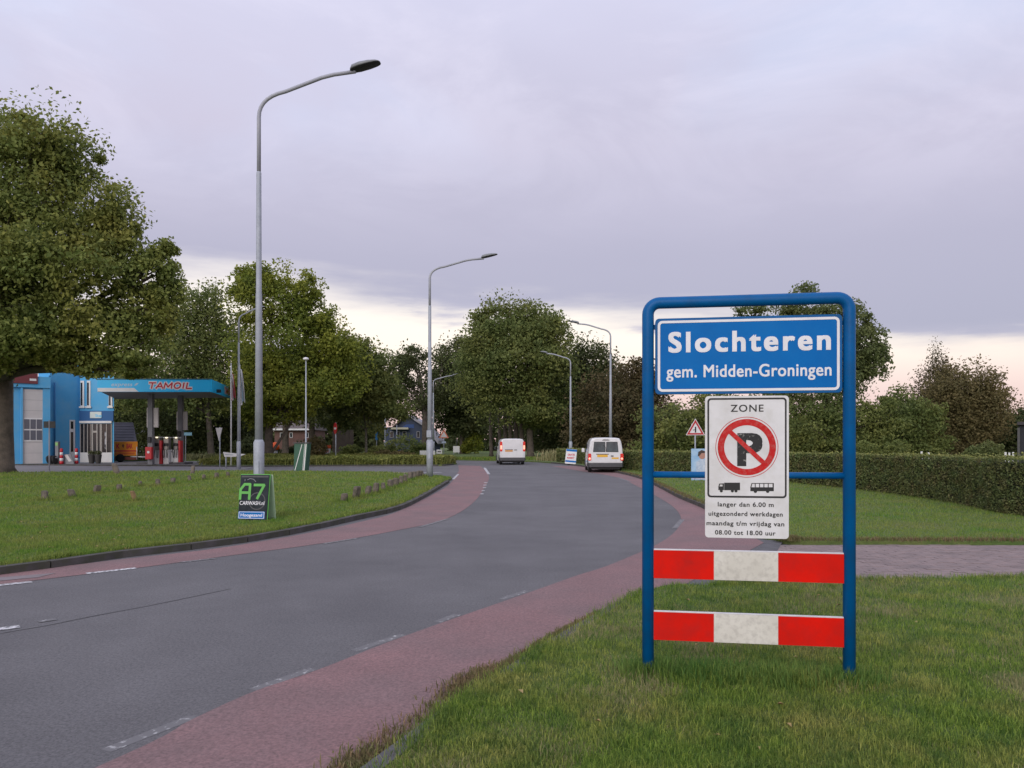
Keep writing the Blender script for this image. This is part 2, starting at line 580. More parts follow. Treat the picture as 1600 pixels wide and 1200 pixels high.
li = smooth_line([(-9.0, 4.6), (-7.6, 6.0), (-6.6, 7.3), G(0, 914), G(213, 888), G(340, 871), G(505, 849), G(615, 830), G(697, 811), G(739, 786), G(756, 764), G(764, 747), G(760, 736), G(750, 728)], 5)


def strip_poly(a, b, z, name, m):
    poly = list(a) + list(b)[::-1]
    return MB().prism_xy(poly, z, z).build(name, m)


rr = [p for p in ri]
right_outer = [(-3.4, -4.0)] + [p for p in rk_near[1:]] + [(3.98, 12.15)] + rk_far[1:33]
tag(strip_poly(ri, right_outer, 0.004, 'cycle_lane', M_red), 'faded red cycle lane on the near right side of the road', kind='structure')
left_outer = lo_ + [G(717, 736), G(716, 727)]
tag(strip_poly(li, left_outer, 0.004, 'cycle_lane', M_red), 'faded red cycle lane along the left lawn kerb', kind='structure')

# lighter worn patch where the left lane meets the kerb at the frame edge
MB().prism_xy([G(-60, 914), G(60, 903), G(88, 896), G(0, 903), G(-60, 908)], 0.008, 0.008).build('worn_patch', pm('worn_patch', (0.24, 0.21, 0.22), (0.17, 0.14, 0.145), scale=3, rough=0.9))['kind'] = 'structure'

# dark tar seam across the carriageway
sm = smooth_line([G(-80, 1010), G(0, 990), G(80, 976), G(150, 962), G(260, 941), G(360, 920)], 5)
mb = MB()
poly = [(p[0], p[1] + 0.02) for p in sm] + [(p[0], p[1] - 0.025) for p in sm][::-1]
mb.prism_xy(poly, 0.004, 0.004)
mb.build('tar_seam', pm('tar', (0.095, 0.095, 0.10), (0.145, 0.142, 0.147), scale=3, rough=0.8))['kind'] = 'structure'


def dash(pa, pb, w=0.10, z=0.0055, m=M_paint, side=0.0):
    a, b = Vector(G(*pa)), Vector(G(*pb))
    d = (b - a).normalized(); n = Vector((-d.y, d.x))
    a += n * side; b += n * side
    mb_ = MB()
    k = max(1, int((b - a).length / 0.5))
    h = w / 2
    mb_.prism_xy([a - n * h, b - n * h, b + n * h, a + n * h], z, z)
    o = mb_.build('lane_dash', m)
    o['kind'] = 'structure'
    return o


for q in (((-60, 921), (50, 909.5)), ((135, 896.5), (213, 888))):
    dash(q[0], q[1], 0.11)
dash((-60, 991), (31, 979.5), 0.11)
for q in (((282, 879), (340, 872.5)), ((505, 850), (560, 841)), ((655, 824), (700, 811)), ((60, 972), (88, 968))):
    dash(q[0], q[1], 0.08, z=0.0055, m=M_paint_worn)
for q in (((175, 1176), (312, 1122)), ((403, 1080), (497, 1047)), ((562, 1018), (637, 993)), ((690, 973), (722, 961)), ((790, 937), (830, 924))):
    dash(q[0], q[1], 0.08, z=0.0015, m=M_paint_worn, side=0.05)
for q in (((1054, 826), (1066, 812)), ((965, 746), (985, 753))):
    dash(q[0], q[1], 0.10, m=M_paint_worn)
for q in (((750, 773), (756, 771)), ((752, 768), (758, 766)), ((754, 763), (760, 761.5)), ((755, 759), (761, 757.5)), ((756, 755), (762, 754))):
    a = G(*q[0]); b = G(*q[1])
    o = MB().box(((a[0] + b[0]) / 2, (a[1] + b[1]) / 2, 0.009), (abs(b[0] - a[0]), 0.35, 0.002)).build('lane_dash', M_paint)
    o['kind'] = 'structure'
dash((757, 731), (764, 741), 0.14)
dash((708, 749), (716, 741), 0.10)
dash((655, 739), (690, 738), 0.35)


# ------------------------------------------------------------------ verges (raised 8 cm)
def verge(name, poly, label, z=VZ, m=None):
    o = MB().prism_xy(poly, -0.05, z).build(name, m or M_grass_soil)
    tag(o, label, kind='structure')
    return o


kl_pts = [G(x, y, VZ) for x, y in ((0, 886), (100, 873), (200, 859.5), (340, 844), (450, 827), (560, 804), (615, 792), (656, 774), (697, 751))]
kl = smooth_line([(-10.6, 4.6), (-8.6, 6.4), (-7.2, 8.0)] + kl_pts, 5)
lawnA = [(-50, 0.5), (-25, 2.5)] + kl + [G(706, 746.5, VZ), G(692, 743, VZ), G(640, 740, VZ), G(600, 737.5, VZ), G(470, 736, VZ), G(350, 735, VZ), G(20, 738, VZ), (-50, 38)]
verge('lawn', lawnA, 'mown lawn inside the bend on the left')
vC = [(-3.3, -4.0)] + [(p[0] + 0.12, p[1]) for p in rk_near[1:-1]] + [(2.1, 8.15), (3.1, 8.4), (5.8, 8.66), (16, 8.9), (40, 9.0), (40, -4.0)]
verge('verge', vC, 'rough grass verge in the right foreground under the town sign')
vD = [(40, 11.9), (16, 11.85), (7.8, 11.72), (4.4, 11.75), (4.18, 12.15)] + [(p[0] + 0.12, p[1]) for p in rk_far[1:33]] + [(p[0], p[1] + 0.05) for p in rk_far[33:]] + \
     [(-60, 180), (-60, 600), (600, 600), (600, 11.9)]
verge('lawn', vD, 'wide grass verge in front of the clipped hedge')
isl = [G(300, 729.0), G(380, 729.5), G(500, 728.5), G(620, 728), G(690, 728), G(711, 726), (-3.9, 54.5), (-5.2, 58.5), (-8, 62.5), (-11, 64), (-22, 62), (-21, 56)]
verge('traffic_island', isl, 'planted bed between side road and main road')
vB = [(-12.5, 66.5), (-19.5, 84), (-31, 106), (-66, 180), (-66, 600), (-600, 600), (-600, 63), (-24, 63)]
verge('rough_ground', vB, 'grass ground beyond the petrol station')
MB().prism_xy([(-60, 38.2), (-20, 38.2), (-15, 41.5), (-18.5, 62.9), (-60, 62.9)], 0.005, 0.005).build('forecourt', M_paving)['kind'] = 'structure'
# sandy edge of the side road
MB().prism_xy([(-15, 38.6), (-11.0, 39.6), (-5.0, 38.6), (-4.6, 40.2), (-11, 41.6), (-15.2, 41.4)], 0.009, 0.009).build('gravel_strip', M_sand)['kind'] = 'structure'
MB().prism_xy([(-17.6, 48.6), (-10.0, 49.4), (-4.0, 49.6), (-4.0, 50.2), (-11, 50.2), (-17.6, 49.4)], 0.009, 0.009).build('gravel_strip', M_sand)['kind'] = 'structure'


# ------------------------------------------------------------------ kerbs, stone by stone
def kerb(line, off, w, h, name, m, label, stone=1.0, gap=0.008, z0=-0.03):
    root = empty(name)
    tag(root, label, kind='structure')
    me = None
    pts = [Vector(p) for p in line]
    seg = [(pts[i + 1] - pts[i]).length for i in range(len(pts) - 1)]
    tot = sum(seg)

    def at(s):
        s = min(max(s, 0), tot)
        for i, l in enumerate(seg):
            if s <= l: return pts[i] + (pts[i + 1] - pts[i]) * (s / max(l, 1e-6))
            s -= l
        return pts[-1]
    s = 0.0
    jr = random.Random(3)
    while s + stone <= tot + 0.3:
        a, b = at(s), at(s + stone)
        d = (b - a).normalized(); n = Vector((-d.y, d.x))
        c = (a + b) / 2 + n * off
        if me is None:
            me = MB().box((0, 0, 0), (stone - gap, w, h - z0)).mesh('kerb_stone')
            me.materials.append(m)
        o = bpy.data.objects.new('kerb_stone', me)
        o.location = (c.x, c.y, (h + z0) / 2 + jr.uniform(-0.004, 0.004))
        o.rotation_euler = (0, jr.uniform(-0.003, 0.003), math.atan2(d.y, d.x))
        o.parent = root
        col.objects.link(o)
        s += stone
    return root


kerb(kl, -0.06, 0.14, 0.093, 'kerb', M_kerb, 'dark concrete kerb edging the lawn inside the bend')
gut = [(p[0] + 0.02, p[1] - 0.26) for p in kl[8:]]
kerb(rk_near, -0.02, 0.10, 0.050, 'kerb', M_gutter, 'low overgrown kerb beside the right foreground verge')
kerb(rk_far[1:37], -0.06, 0.14, 0.093, 'kerb', M_kerb, 'kerb edging the hedge side verge')
kerb([G(-40, 726.5)] + isl[1:6], -0.06, 0.14, 0.09, 'kerb', M_kerb, 'kerb round the planted bed')
# dark gutter band across the mouth of the brick lane
kerb([(1.36, 7.55), (1.95, 8.35), (2.75, 9.6), (3.45, 10.9), (4.05, 12.3)], -0.14, 0.26, 0.028, 'gutter', M_gutter, 'dark gutter slabs across the mouth of the brick lane', stone=0.5)

# ------------------------------------------------------------------ brick lane
lane_poly = [(1.78, 7.85), (2.15, 8.2), (3.1, 8.44), (5.8, 8.7), (16, 8.94), (16, 11.85), (7.8, 11.72), (4.4, 11.72), (4.0, 11.75), (3.6, 10.85), (2.9, 9.55), (2.1, 8.3)]
MB().prism_xy(lane_poly, -0.03, 0.021).build('brick_lane_bed', M_joint)['kind'] = 'structure'


def inside(P, poly):
    x, y = P[:, 0], P[:, 1]
    c = np.zeros(len(P), bool)
    n = len(poly)
    for i in range(n):
        x0, y0 = poly[i][0], poly[i][1]; x1, y1 = poly[(i + 1) % n][0], poly[(i + 1) % n][1]
        if y0 == y1: continue
        cond = ((y0 > y) != (y1 > y)) & (x < (x1 - x0) * (y - y0) / (y1 - y0) + x0)
        c ^= cond
    return c


bricks = empty('brick_lane')
tag(bricks, 'brick paved lane entering from the right', kind='structure')
bl = []
ang = R(1.5)
ca, sa = math.cos(ang), math.sin(ang)
row = 0
# stretcher rows running along the lane, a soldier course on the near edge
for j in range(-12, 60):
    for i in range(-30, 90):
        u = i * 0.213 + (0.106 if j % 2 else 0.0) - 1.0
        v = j * 0.108
        x, y = 2.0 + u * ca - v * sa, 7.7 + u * sa + v * ca
        bl.append((x, y))
BA = np.array(bl)
ok = inside(BA, lane_poly)
BA = BA[ok]
order = np.argsort(BA[:, 0] * 0.0 + np.hypot(BA[:, 0], BA[:, 1]) + np.where(BA[:, 0] / BA[:, 1] > 0.68, 50, 0))
BA = BA[order]
bme = MB().box((0, 0, 0), (0.205, 0.100, 0.05)).mesh('brick')
bme.materials.append(M_brick)
for k in range(min(300, len(BA))):
    o = bpy.data.objects.new('brick', bme)
    o.location = (BA[k, 0], BA[k, 1], 0.003 + random.uniform(-0.003, 0.003))
    o.rotation_euler = (random.uniform(-.01, .01), random.uniform(-.01, .01), ang + random.uniform(-.015, .015))
    o.parent = bricks
    col.objects.link(o)
mb = MB()
for k in range(300, len(BA)):
    mb.box((BA[k, 0], BA[k, 1], 0.003 + random.uniform(-0.003, 0.003)), (0.205, 0.1, 0.05), rz=ang + random.uniform(-.015, .015))
o = mb.build('far_bricks', M_brick, bricks)
o['kind'] = 'stuff'

# ------------------------------------------------------------------ grass blades
M_blade = pm('grass_blades', (0.185, 0.290, 0.050), (0.340, 0.345, 0.100), scale=1.3, rough=0.6, c3=(0.105, 0.200, 0.040), scale3=4.5, f3=1.0, island=0.6, lo=0.44, hi=0.66, trans=0.42, world=True, spec=0.25)
M_straw = pm('straw_blades', (0.38, 0.35, 0.18), (0.27, 0.26, 0.12), scale=2, rough=0.7, island=0.35, trans=0.35, world=True, spec=0.2)
M_blade_b = pm('lawn_blades', (0.130, 0.260, 0.034), (0.240, 0.285, 0.068), scale=0.55, rough=0.6, c3=(0.235, 0.265, 0.070), scale3=1.8, f3=0.9, island=0.4, trans=0.42, world=True, spec=0.25)
M_weed = pm('weed_blades', (0.15, 0.17, 0.06), (0.22, 0.15, 0.09), scale=4, rough=0.8, island=0.4, trans=0.2, world=True, spec=0.2)
M_bed = pm('bed_foliage', (0.20, 0.235, 0.060), (0.27, 0.26, 0.08), scale=0.5, rough=0.8, c3=(0.11, 0.145, 0.035), scale3=1.5, f3=0.8, island=0.35, trans=0.25, world=True, spec=0.2)


def grid_noise(P, s, seed):
    r_ = np.random.default_rng(seed)
    t = r_.random((64, 64))
    q = P * s
    i = np.floor(q).astype(int); f = q - i
    f = f * f * (3 - 2 * f)
    a = t[i[:, 0] % 64, i[:, 1] % 64]; b = t[(i[:, 0] + 1) % 64, i[:, 1] % 64]
    c = t[i[:, 0] % 64, (i[:, 1] + 1) % 64]; d = t[(i[:, 0] + 1) % 64, (i[:, 1] + 1) % 64]
    return (a * (1 - f[:, 0]) + b * f[:, 0]) * (1 - f[:, 1]) + (c * (1 - f[:, 0]) + d * f[:, 0]) * f[:, 1]


def blades(name, P, z, h, w, m, label, lean=0.5, segs=2, parent=None):
    """P (n,2) roots, h (n,), w (n,)"""
    n = len(P)
    a = rng.random(n) * 2 * np.pi
    face = np.stack([np.cos(a), np.sin(a), np.zeros(n)], 1)
    b = rng.random(n) * 2 * np.pi
    ln = (rng.random(n) ** 1.3) * lean
    ld = np.stack([np.cos(b) * ln, np.sin(b) * ln, np.zeros(n)], 1)
    base = np.stack([P[:, 0], P[:, 1], np.zeros(n) + z], 1)
    up = np.array([0, 0, 1.0])
    hw = (w / 2)[:, None]
    H = h[:, None]
    if segs == 2:
        v = np.empty((n, 5, 3))
        v[:, 0] = base - face * hw; v[:, 1] = base + face * hw
        mid = base + up * H * 0.6 + ld * H * 0.35
        v[:, 2] = mid + face * hw * 0.75; v[:, 3] = mid - face * hw * 0.75
        v[:, 4] = base + up * H * (1 - 0.35 * ln[:, None]) + ld * H * 1.1
        idx = np.array([0, 1, 2, 0, 2, 3, 3, 2, 4])
        k = 5
    else:
        v = np.empty((n, 3, 3))
        v[:, 0] = base - face * hw; v[:, 1] = base + face * hw
        v[:, 2] = base + up * H * (1 - 0.3 * ln[:, None]) + ld * H
        idx = np.array([0, 1, 2])
        k = 3
    fl = (np.arange(n)[:, None] * k + idx[None]).ravel()
    o = np_mesh(name, v.reshape(-1, 3), fl, 3, m, parent=parent)
    if label: tag(o, label, 'grass')
    o['kind'] = 'stuff'
    return o


def sample(poly, n, x0, x1, y0, y1, dens_pow=0.0, margin=1.12):
    out = []
    tot = 0
    while tot < n:
        Y = rng.random(n * 2)
        if dens_pow: Y = (y0 ** (1 - dens_pow) + Y * (y1 ** (1 - dens_pow) - y0 ** (1 - dens_pow))) ** (1 / (1 - dens_pow))
        else: Y = y0 + Y * (y1 - y0)
        lo, hi = np.maximum(x0, -0.666 * Y * margin - 0.5), np.minimum(x1, 0.666 * Y * margin + 0.5)
        Xs = lo + rng.random(n * 2) * (hi - lo)
        P = np.stack([Xs, Y], 1)
        P = P[(hi > lo)]
        P = P[inside(P, poly)]
        out.append(P); tot += len(P)
    return np.concatenate(out)[:n]


def sign_line(t): return np.array([0.891 + 1.231 * t, 5.04 - 0.2 * t])


NG = 210000
P = sample(vC, NG, -3, 9, 3.0, 9.1, 1.4)
nz = grid_noise(P, 2.2, 1); nz2 = grid_noise(P, 7.0, 2)
h = 0.016 + 0.032 * nz * rng.random(NG) + 0.026 * nz2 ** 2 + 0.035 * rng.random(NG) ** 6
# longer unmown grass round the sign posts and along its foot
t = np.clip(((P[:, 0] - 0.891) * 1.231 + (P[:, 1] - 5.04) * -0.2) / (1.231 ** 2 + 0.04), 0, 1)
ds = np.hypot(P[:, 0] - (0.891 + 1.231 * t), P[:, 1] - (5.04 - 0.2 * t) + 0.03)
h += 0.075 * np.exp(-(ds / 0.16) ** 2) * rng.random(NG)
w = 0.0028 + 0.0022 * rng.random(NG)
dry = (grid_noise(P, 1.5, 5) * 0.6 + grid_noise(P, 4.5, 6) * 0.4 + 0.42 * rng.random(NG)) > 0.86
blades('verge_grass', P[~dry], VZ, h[~dry], w[~dry], M_blade, 'rough green grass growing on the foreground verge', lean=1.15)
blades('dry_grass', P[dry], VZ, h[dry] * 0.9, w[dry] * 0.9, M_straw, 'dry straw coloured grass among the green of the foreground verge', lean=0.9)
# tall tufts round the posts
PP = []
for c_, n_ in (((0.891, 5.04), 700), ((2.122, 4.84), 900)):
    PP.append(np.array(c_) + rng.normal(0, 0.09, (n_, 2)) * [1.2, 0.8])
for t in (0.15, 0.35, 0.5, 0.7):
    PP.append(sign_line(t) + rng.normal(0, 0.11, (650, 2)) * [1.4, 1.0])
PP = np.concatenate(PP)
blades('tall_grass', PP, VZ, 0.05 + 0.09 * rng.random(len(PP)), 0.004 + 0.003 * rng.random(len(PP)), pm('tall_blades', (0.085, 0.190, 0.040), (0.17, 0.26, 0.06), scale=3, rough=0.6, island=0.4, trans=0.4, world=True, spec=0.2), 'long unmown grass round the feet of the town sign', lean=0.8)
# broad weeds and brown seed heads on the kerb line
q = [Vector(G(x, y)) for x, y in ((530, 1215), (600, 1155), (690, 1095), (745, 1062), (790, 1040), (850, 1003), (885, 985), (930, 962))]
ln_ = smooth_line([tuple(p) for p in q], 8)
ln_ = np.array(ln_)
ii = rng.integers(0, len(ln_) - 1, 34000)
tt = rng.random(34000)[:, None]
P = ln_[ii] * (1 - tt) + ln_[ii + 1] * tt
wd = np.where(P[:, 1] < 5.4, 0.11, 0.06)
keep = rng.random(34000) < np.clip(grid_noise(P, 3.0, 9) * 1.9 - 0.1, 0.12, 1)
P = P + rng.normal(0, 1, P.shape) * wd[:, None] * [0.75, 0.5] + [0.085, 0.0]
P = P[keep]
blades('kerb_weeds', P, 0.0, 0.014 + 0.065 * rng.random(len(P)) ** 1.6, 0.005 + 0.005 * rng.random(len(P)), M_weed, 'brownish weeds overgrowing the right hand kerb', lean=1.0)
# far side of the brick lane
P = sample(vD, 95000, -5, 30, 11.7, 45, 1.9)
nz = grid_noise(P, 1.2, 3)
sc_ = np.clip(P[:, 1] / 12, 1, 4)
blades('lawn_grass', P, VZ, (0.03 + 0.03 * nz * rng.random(len(P))) * np.sqrt(sc_), (0.006 + 0.004 * rng.random(len(P))) * sc_, M_blade_b, 'short green grass in front of the hedge', segs=1, lean=0.7)
P = sample(lawnA, 150000, -30, 0, 8.9, 41, 1.7)
nz = grid_noise(P, 0.9, 4); nz2 = grid_noise(P, 4, 14)
sc_ = np.clip(P[:, 1] / 10, 1, 4)
blades('lawn_grass', P, VZ, (0.03 + 0.05 * nz * nz2) * np.sqrt(sc_), (0.006 + 0.004 * rng.random(len(P))) * sc_, M_blade_b, 'short green grass of the lawn inside the bend', segs=1, lean=0.7)
# ragged fringe hanging over the left kerb, and fringes of the lane
def fringe(line, n, off, m, h0, h1, w0, name, label, sc_d=12.0):
    L_ = np.array(line)
    i = rng.integers(0, len(L_) - 1, n); t = rng.random(n)[:, None]
    P = L_[i] * (1 - t) + L_[i + 1] * t
    P = P[rng.random(n) < np.clip(grid_noise(P, 2.5, 21) * 1.6, 0.1, 1)]
    P = P + rng.normal(0, 0.05, P.shape) + off
    s = np.clip(P[:, 1] / sc_d, 0.6, 3)
    blades(name, P, VZ - 0.01, h0 + (h1 - h0) * rng.random(len(P)), w0 * s, m, label, lean=1.1)


fringe(kl, 14000, (-0.08, 0.06), M_blade_b, 0.04, 0.12, 0.008, 'kerb_fringe', 'ragged grass hanging over the left kerb')
fringe([(2.1, 8.2), (3.1, 8.45), (5.8, 8.7), (9, 8.8)], 9000, (0, -0.04), M_blade, 0.03, 0.09, 0.005, 'lane_fringe', 'grass fringe on the near edge of the brick lane')
fringe([(4.2, 12.1), (4.4, 11.8), (7.8, 11.75), (11, 11.8)], 7000, (0, 0.04), M_weed, 0.04, 0.11, 0.007, 'lane_fringe', 'weedy fringe on the far edge of the brick lane')
fringe(rk_far[1:24], 9000, (0.12, 0.0), M_weed, 0.03, 0.10, 0.010, 'kerb_fringe', 'weeds along the hedge side kerb')
i_ = [p for p in rk_near if 2.4 < p[1] < 8.0]
fringe(i_, 9000, (0.09, 0.0), M_blade, 0.02, 0.085, 0.006, 'kerb_fringe', 'ragged grass hanging over the right foreground kerb')
# planted bed on the island
P = sample(isl, 9000, -22, 0, 50.2, 64)
blades('bed_grass', P, VZ, 0.35 + 0.35 * rng.random(len(P)), 0.03 + 0.03 * rng.random(len(P)), M_bed, 'tall yellowish grass stems in the planted traffic island', lean=0.9)
tag(bpy.data.objects['kerb_weeds'], cat='weeds')
# pale tall grass strip behind the forecourt
P = np.stack([rng.uniform(-42, -19, 9000), rng.uniform(63.2, 66, 9000)], 1)
blades('rough_grass', P, VZ, 0.25 + 0.4 * rng.random(9000), 0.06 + 0.04 * rng.random(9000), pm('pale_grass', (0.20, 0.20, 0.09), (0.13, 0.15, 0.05), scale=0.8, rough=0.8, island=0.3, world=True), 'pale rough grass behind the petrol station', lean=0.7)
P = np.stack([rng.uniform(-12, 3, 7000), rng.uniform(63.5, 70, 7000)], 1)
P = P[inside(P, vD)]
blades('rough_grass', P, VZ, 0.1 + 0.15 * rng.random(len(P)), 0.06 + 0.04 * rng.random(len(P)), M_blade_b, 'grass at the far side of the bend below the tall trees', lean=0.7)
P = np.stack([4.4 + rng.normal(0, 0.8, 2500), 61.5 + rng.normal(0, 1.0, 2500)], 1)
blades('dry_grass', P, VZ, 0.3 + 0.8 * rng.random(2500), 0.05 + 0.03 * rng.random(2500), M_straw, 'patch of tall dry grass under the tall trees', lean=0.6)
# fallen leaves
n = 260
P = np.concatenate([sample(lawnA, 170, -14, 0, 8.9, 30, 1.5), sample(vC, 26, -1, 7, 3.6, 9, 1.2)])
vv = []; ff = []
for i, p in enumerate(P):
    s_ = random.uniform(0.016, 0.034) * (1.0 if i >= 170 else 1.4); a = random.random() * 6.28
    zt = VZ + random.uniform(0.018, 0.035)
    dx, dy = math.cos(a) * s_, math.sin(a) * s_
    k = len(vv)
    vv += [(p[0] - dx, p[1] - dy, zt), (p[0] + dy * .5, p[1] - dx * .5, zt + .012), (p[0] + dx, p[1] + dy, zt + .004), (p[0] - dy * .5, p[1] + dx * .5, zt + .014)]
    ff += [k, k + 1, k + 2, k, k + 2, k + 3]
o = np_mesh('fallen_leaves', vv, ff, 3, pm('dead_leaf', (0.30, 0.19, 0.08), (0.38, 0.30, 0.12), scale=2, rough=0.8, world=True))
tag(o, 'scattered dry fallen leaves on the grass', 'leaves', kind='stuff')


# ================================================================== TREES
def leaf_mat(name, c1, c2, c3, trans=0.42):
    return pm(name, c1, c2, scale=0.28, rough=0.65, c3=c3, scale3=0.9, f3=0.8, island=0.24, trans=trans, world=True, spec=0.25, lo=0.38, hi=0.62)


L_oak = leaf_mat('oak_leaves', (0.200, 0.255, 0.070), (0.300, 0.305, 0.078), (0.130, 0.178, 0.052))
L_maple = leaf_mat('maple_leaves', (0.205, 0.260, 0.044), (0.310, 0.330, 0.050), (0.115, 0.165, 0.040))
L_dark = leaf_mat('dark_leaves', (0.082, 0.108, 0.042), (0.120, 0.135, 0.050), (0.060, 0.080, 0.032))
L_mid = leaf_mat('mid_leaves', (0.155, 0.205, 0.064), (0.230, 0.250, 0.074), (0.105, 0.142, 0.048))
L_brown = leaf_mat('bronze_leaves', (0.125, 0.105, 0.052), (0.160, 0.120, 0.060), (0.085, 0.090, 0.040))
L_light = leaf_mat('light_leaves', (0.150, 0.195, 0.075), (0.190, 0.215, 0.080), (0.105, 0.140, 0.052))
L_willow = leaf_mat('willow_leaves', (0.185, 0.158, 0.070), (0.215, 0.175, 0.076), (0.115, 0.105, 0.044))
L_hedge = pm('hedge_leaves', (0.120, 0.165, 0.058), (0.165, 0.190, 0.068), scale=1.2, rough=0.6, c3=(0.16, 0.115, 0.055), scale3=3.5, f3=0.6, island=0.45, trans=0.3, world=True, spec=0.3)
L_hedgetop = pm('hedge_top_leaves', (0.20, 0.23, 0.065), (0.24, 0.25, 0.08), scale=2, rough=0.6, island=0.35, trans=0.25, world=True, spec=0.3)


def leaf_quads(C, s, name, m, parent=None, up=0.4, outd=None, asp=0.6):
    """C (n,3) centres, s (n,) sizes: each leaf a folded rhombus"""
    n = len(C)
    nrm = rng.normal(0, 1, (n, 3)) + np.array([0, 0, up])
    if outd is not None: nrm = nrm + outd * 0.7
    nrm /= np.linalg.norm(nrm, axis=1)[:, None]
    r_ = rng.normal(0, 1, (n, 3))
    u = np.cross(nrm, r_); u /= np.linalg.norm(u, axis=1)[:, None] + 1e-9
    w = np.cross(nrm, u)
    S = s[:, None]
    v = np.empty((n, 4, 3))
    v[:, 0] = C - u * S * 0.5
    v[:, 1] = C + w * S * 0.5 * asp + nrm * S * 0.10
    v[:, 2] = C + u * S * 0.5
    v[:, 3] = C - w * S * 0.5 * asp + nrm * S * 0.10
    idx = np.array([0, 1, 2, 0, 2, 3])
    fl = (np.arange(n)[:, None] * 4 + idx[None]).ravel()
    return np_mesh(name, v.reshape(-1, 3), fl, 3, m, parent=parent)


def tree(label, d, trunk, blobs, n, m, leaf=0.2, cl=0.16, name='tree', cat='tree', group=None, bark=None, depth=0.85, fork=None,
         ground=VZ, clumps=26, gap=0.0, droop=0.0, twigs=True, extra_trunks=()):
    """trunk (px_base, px_top, py_fork, radius); blobs (px, py, rx, ry[, ddepth]) in photo pixels at distance d"""
    k = d / 1202.0
    bx = X(trunk[0], d)
    root = empty(name, (bx, d, ground))
    tag(root, label, cat, group)
    B = []
    for b in blobs:
        dd = b[4] if len(b) > 4 else 0.0
        B.append((X(b[0], d), d + dd, Z(b[1], d), b[2] * k, (b[2] + b[3]) / 2 * k * depth, b[3] * k))
    area = np.array([b[3] * b[5] for b in B]) ** 0.9
    nn = (area / area.sum() * n).astype(int)
    Cs, Os = [], []
    sub = []
    for b, q in zip(B, nn):
        kc = max(22, int(clumps * 1.5 * (b[3] * b[5]) ** 0.5 / 2.2))
        v = rng.normal(0, 1, (kc, 3)); v /= np.linalg.norm(v, axis=1)[:, None]
        rad = 0.42 + 0.58 * rng.random(kc) ** 0.55
        rad *= 0.93 + 0.24 * (rng.random(kc) - 0.3)
        cc = v * rad[:, None]
        wgt = rng.random(kc) + 0.35
        if gap: wgt[rng.random(kc) < gap] = 0.02
        wgt /= wgt.sum()
        ci = rng.choice(kc, q, p=wgt)
        jit = rng.normal(0, 1, (q, 3))
        jl = np.linalg.norm(jit, axis=1)[:, None] + 1e-6
        # layered sprays: flatter than tall
        sp = cl * (0.55 + 0.9 * rng.random(kc))[ci][:, None]
        jit = jit / jl * np.minimum(jl, 2.1) * sp * 1.08 * np.array([1.0, 1.0, 0.74])
        P = cc[ci] + jit
        if droop:
            P[:, 2] -= droop * (1 - rng.random(q)) ** 2 * rng.random(q)
        C = np.array([b[0], b[1], b[2]]) + P * np.array([b[3], b[4], b[5]])
        Cs.append(C)
        Os.append(cc[ci])
        for c_, w_ in list(zip(cc, wgt))[::7]:
            sub.append((b, np.array([b[0], b[1], b[2]]) + c_ * 0.9 * np.array([b[3], b[4], b[5]])))
    C = np.concatenate(Cs); O = np.concatenate(Os)
    keep = C[:, 2] > ground + 0.02
    C, O = C[keep], O[keep]
    C = C - np.array([bx, d, ground])
    s = leaf * (0.6 + 0.8 * rng.random(len(C)))
    leaf_quads(C, s, 'crown', m, root, outd=O)
    # trunk and limbs
    tx = X(trunk[1], d) - bx
    zf = Z(trunk[2], d) - ground
    r0 = trunk[3]
    mb_ = MB()
    pts = [(0, 0, -0.05), (0.0, 0, 0.25), (tx * .3, 0, zf * 0.4), (tx, 0, zf)]
    mb_.tube(pts, [r0 * 1.45, r0 * 1.08, r0 * 0.9, r0 * 0.72], 12)
    for ex in extra_trunks:
        ex_x = X(ex[0], d) - bx
        mb_.tube([(ex_x, ex[3], -0.05), (ex_x, ex[3], 0.3), ((X(ex[1], d) - bx), ex[3], Z(ex[2], d) - ground)], [ex[4] * 1.4, ex[4], ex[4] * 0.7], 10)
    top = max(b[2] for b in B)
    for b in B:
        e = Vector((b[0] - bx, b[1] - d, b[2] - ground))
        s0 = Vector((tx, 0, zf * random.uniform(0.85, 1.0)))
        mid = s0.lerp(e, 0.5) + Vector((0, 0, abs(e.z - s0.z) * 0.08))
        mb_.tube([s0, mid, e], [r0 * 0.5, r0 * 0.33, r0 * 0.14], 7)
    if twigs:
        for b, p in sub:
            c_ = Vector((b[0] - bx, b[1] - d, b[2] - ground)); e = Vector(p) - Vector((bx, d, ground))
            if e.z < 0.5: continue
            mb_.tube([c_.lerp(Vector((tx, 0, zf)), 0.25), c_.lerp(e, .5) + Vector((0, 0, -0.05)), e], [r0 * 0.11, r0 * 0.07, r0 * 0.03], 5)
    mb_.build('trunk', bark or M_bark, root)
    return root


tree('big oak with thick dark trunk at the left edge overhanging the blue building', 38, (4, 8, 575, 0.48),
     [(10, 270, 120, 95), (70, 250, 62, 55, -1), (118, 255, 42, 50), (30, 380, 130, 95, -2), (135, 335, 72, 62), (150, 420, 78, 70, -2), (60, 470, 110, 80, -3), (190, 400, 38, 55),
      (240, 430, 42, 46), (255, 405, 28, 30), (215, 490, 62, 55), (150, 520, 75, 52, -2), (30, 545, 95, 42, -4), (100, 545, 62, 30, -2), (205, 552, 68, 34, -1), (-70, 420, 90, 190),
      (150, 574, 34, 16, -2), (62, 566, 28, 12, -3), (262, 470, 26, 40), (40, 578, 40, 14, -3), (135, 562, 26, 12, -2), (190, 582, 34, 14, -2), (228, 580, 26, 14, -1), (10, 575, 40, 16, -2), (100, 545, 50, 16, 0), (160, 560, 40, 16, 0)],
     125000, L_oak, leaf=0.20, cl=0.20, group=None, clumps=30, gap=0.10)
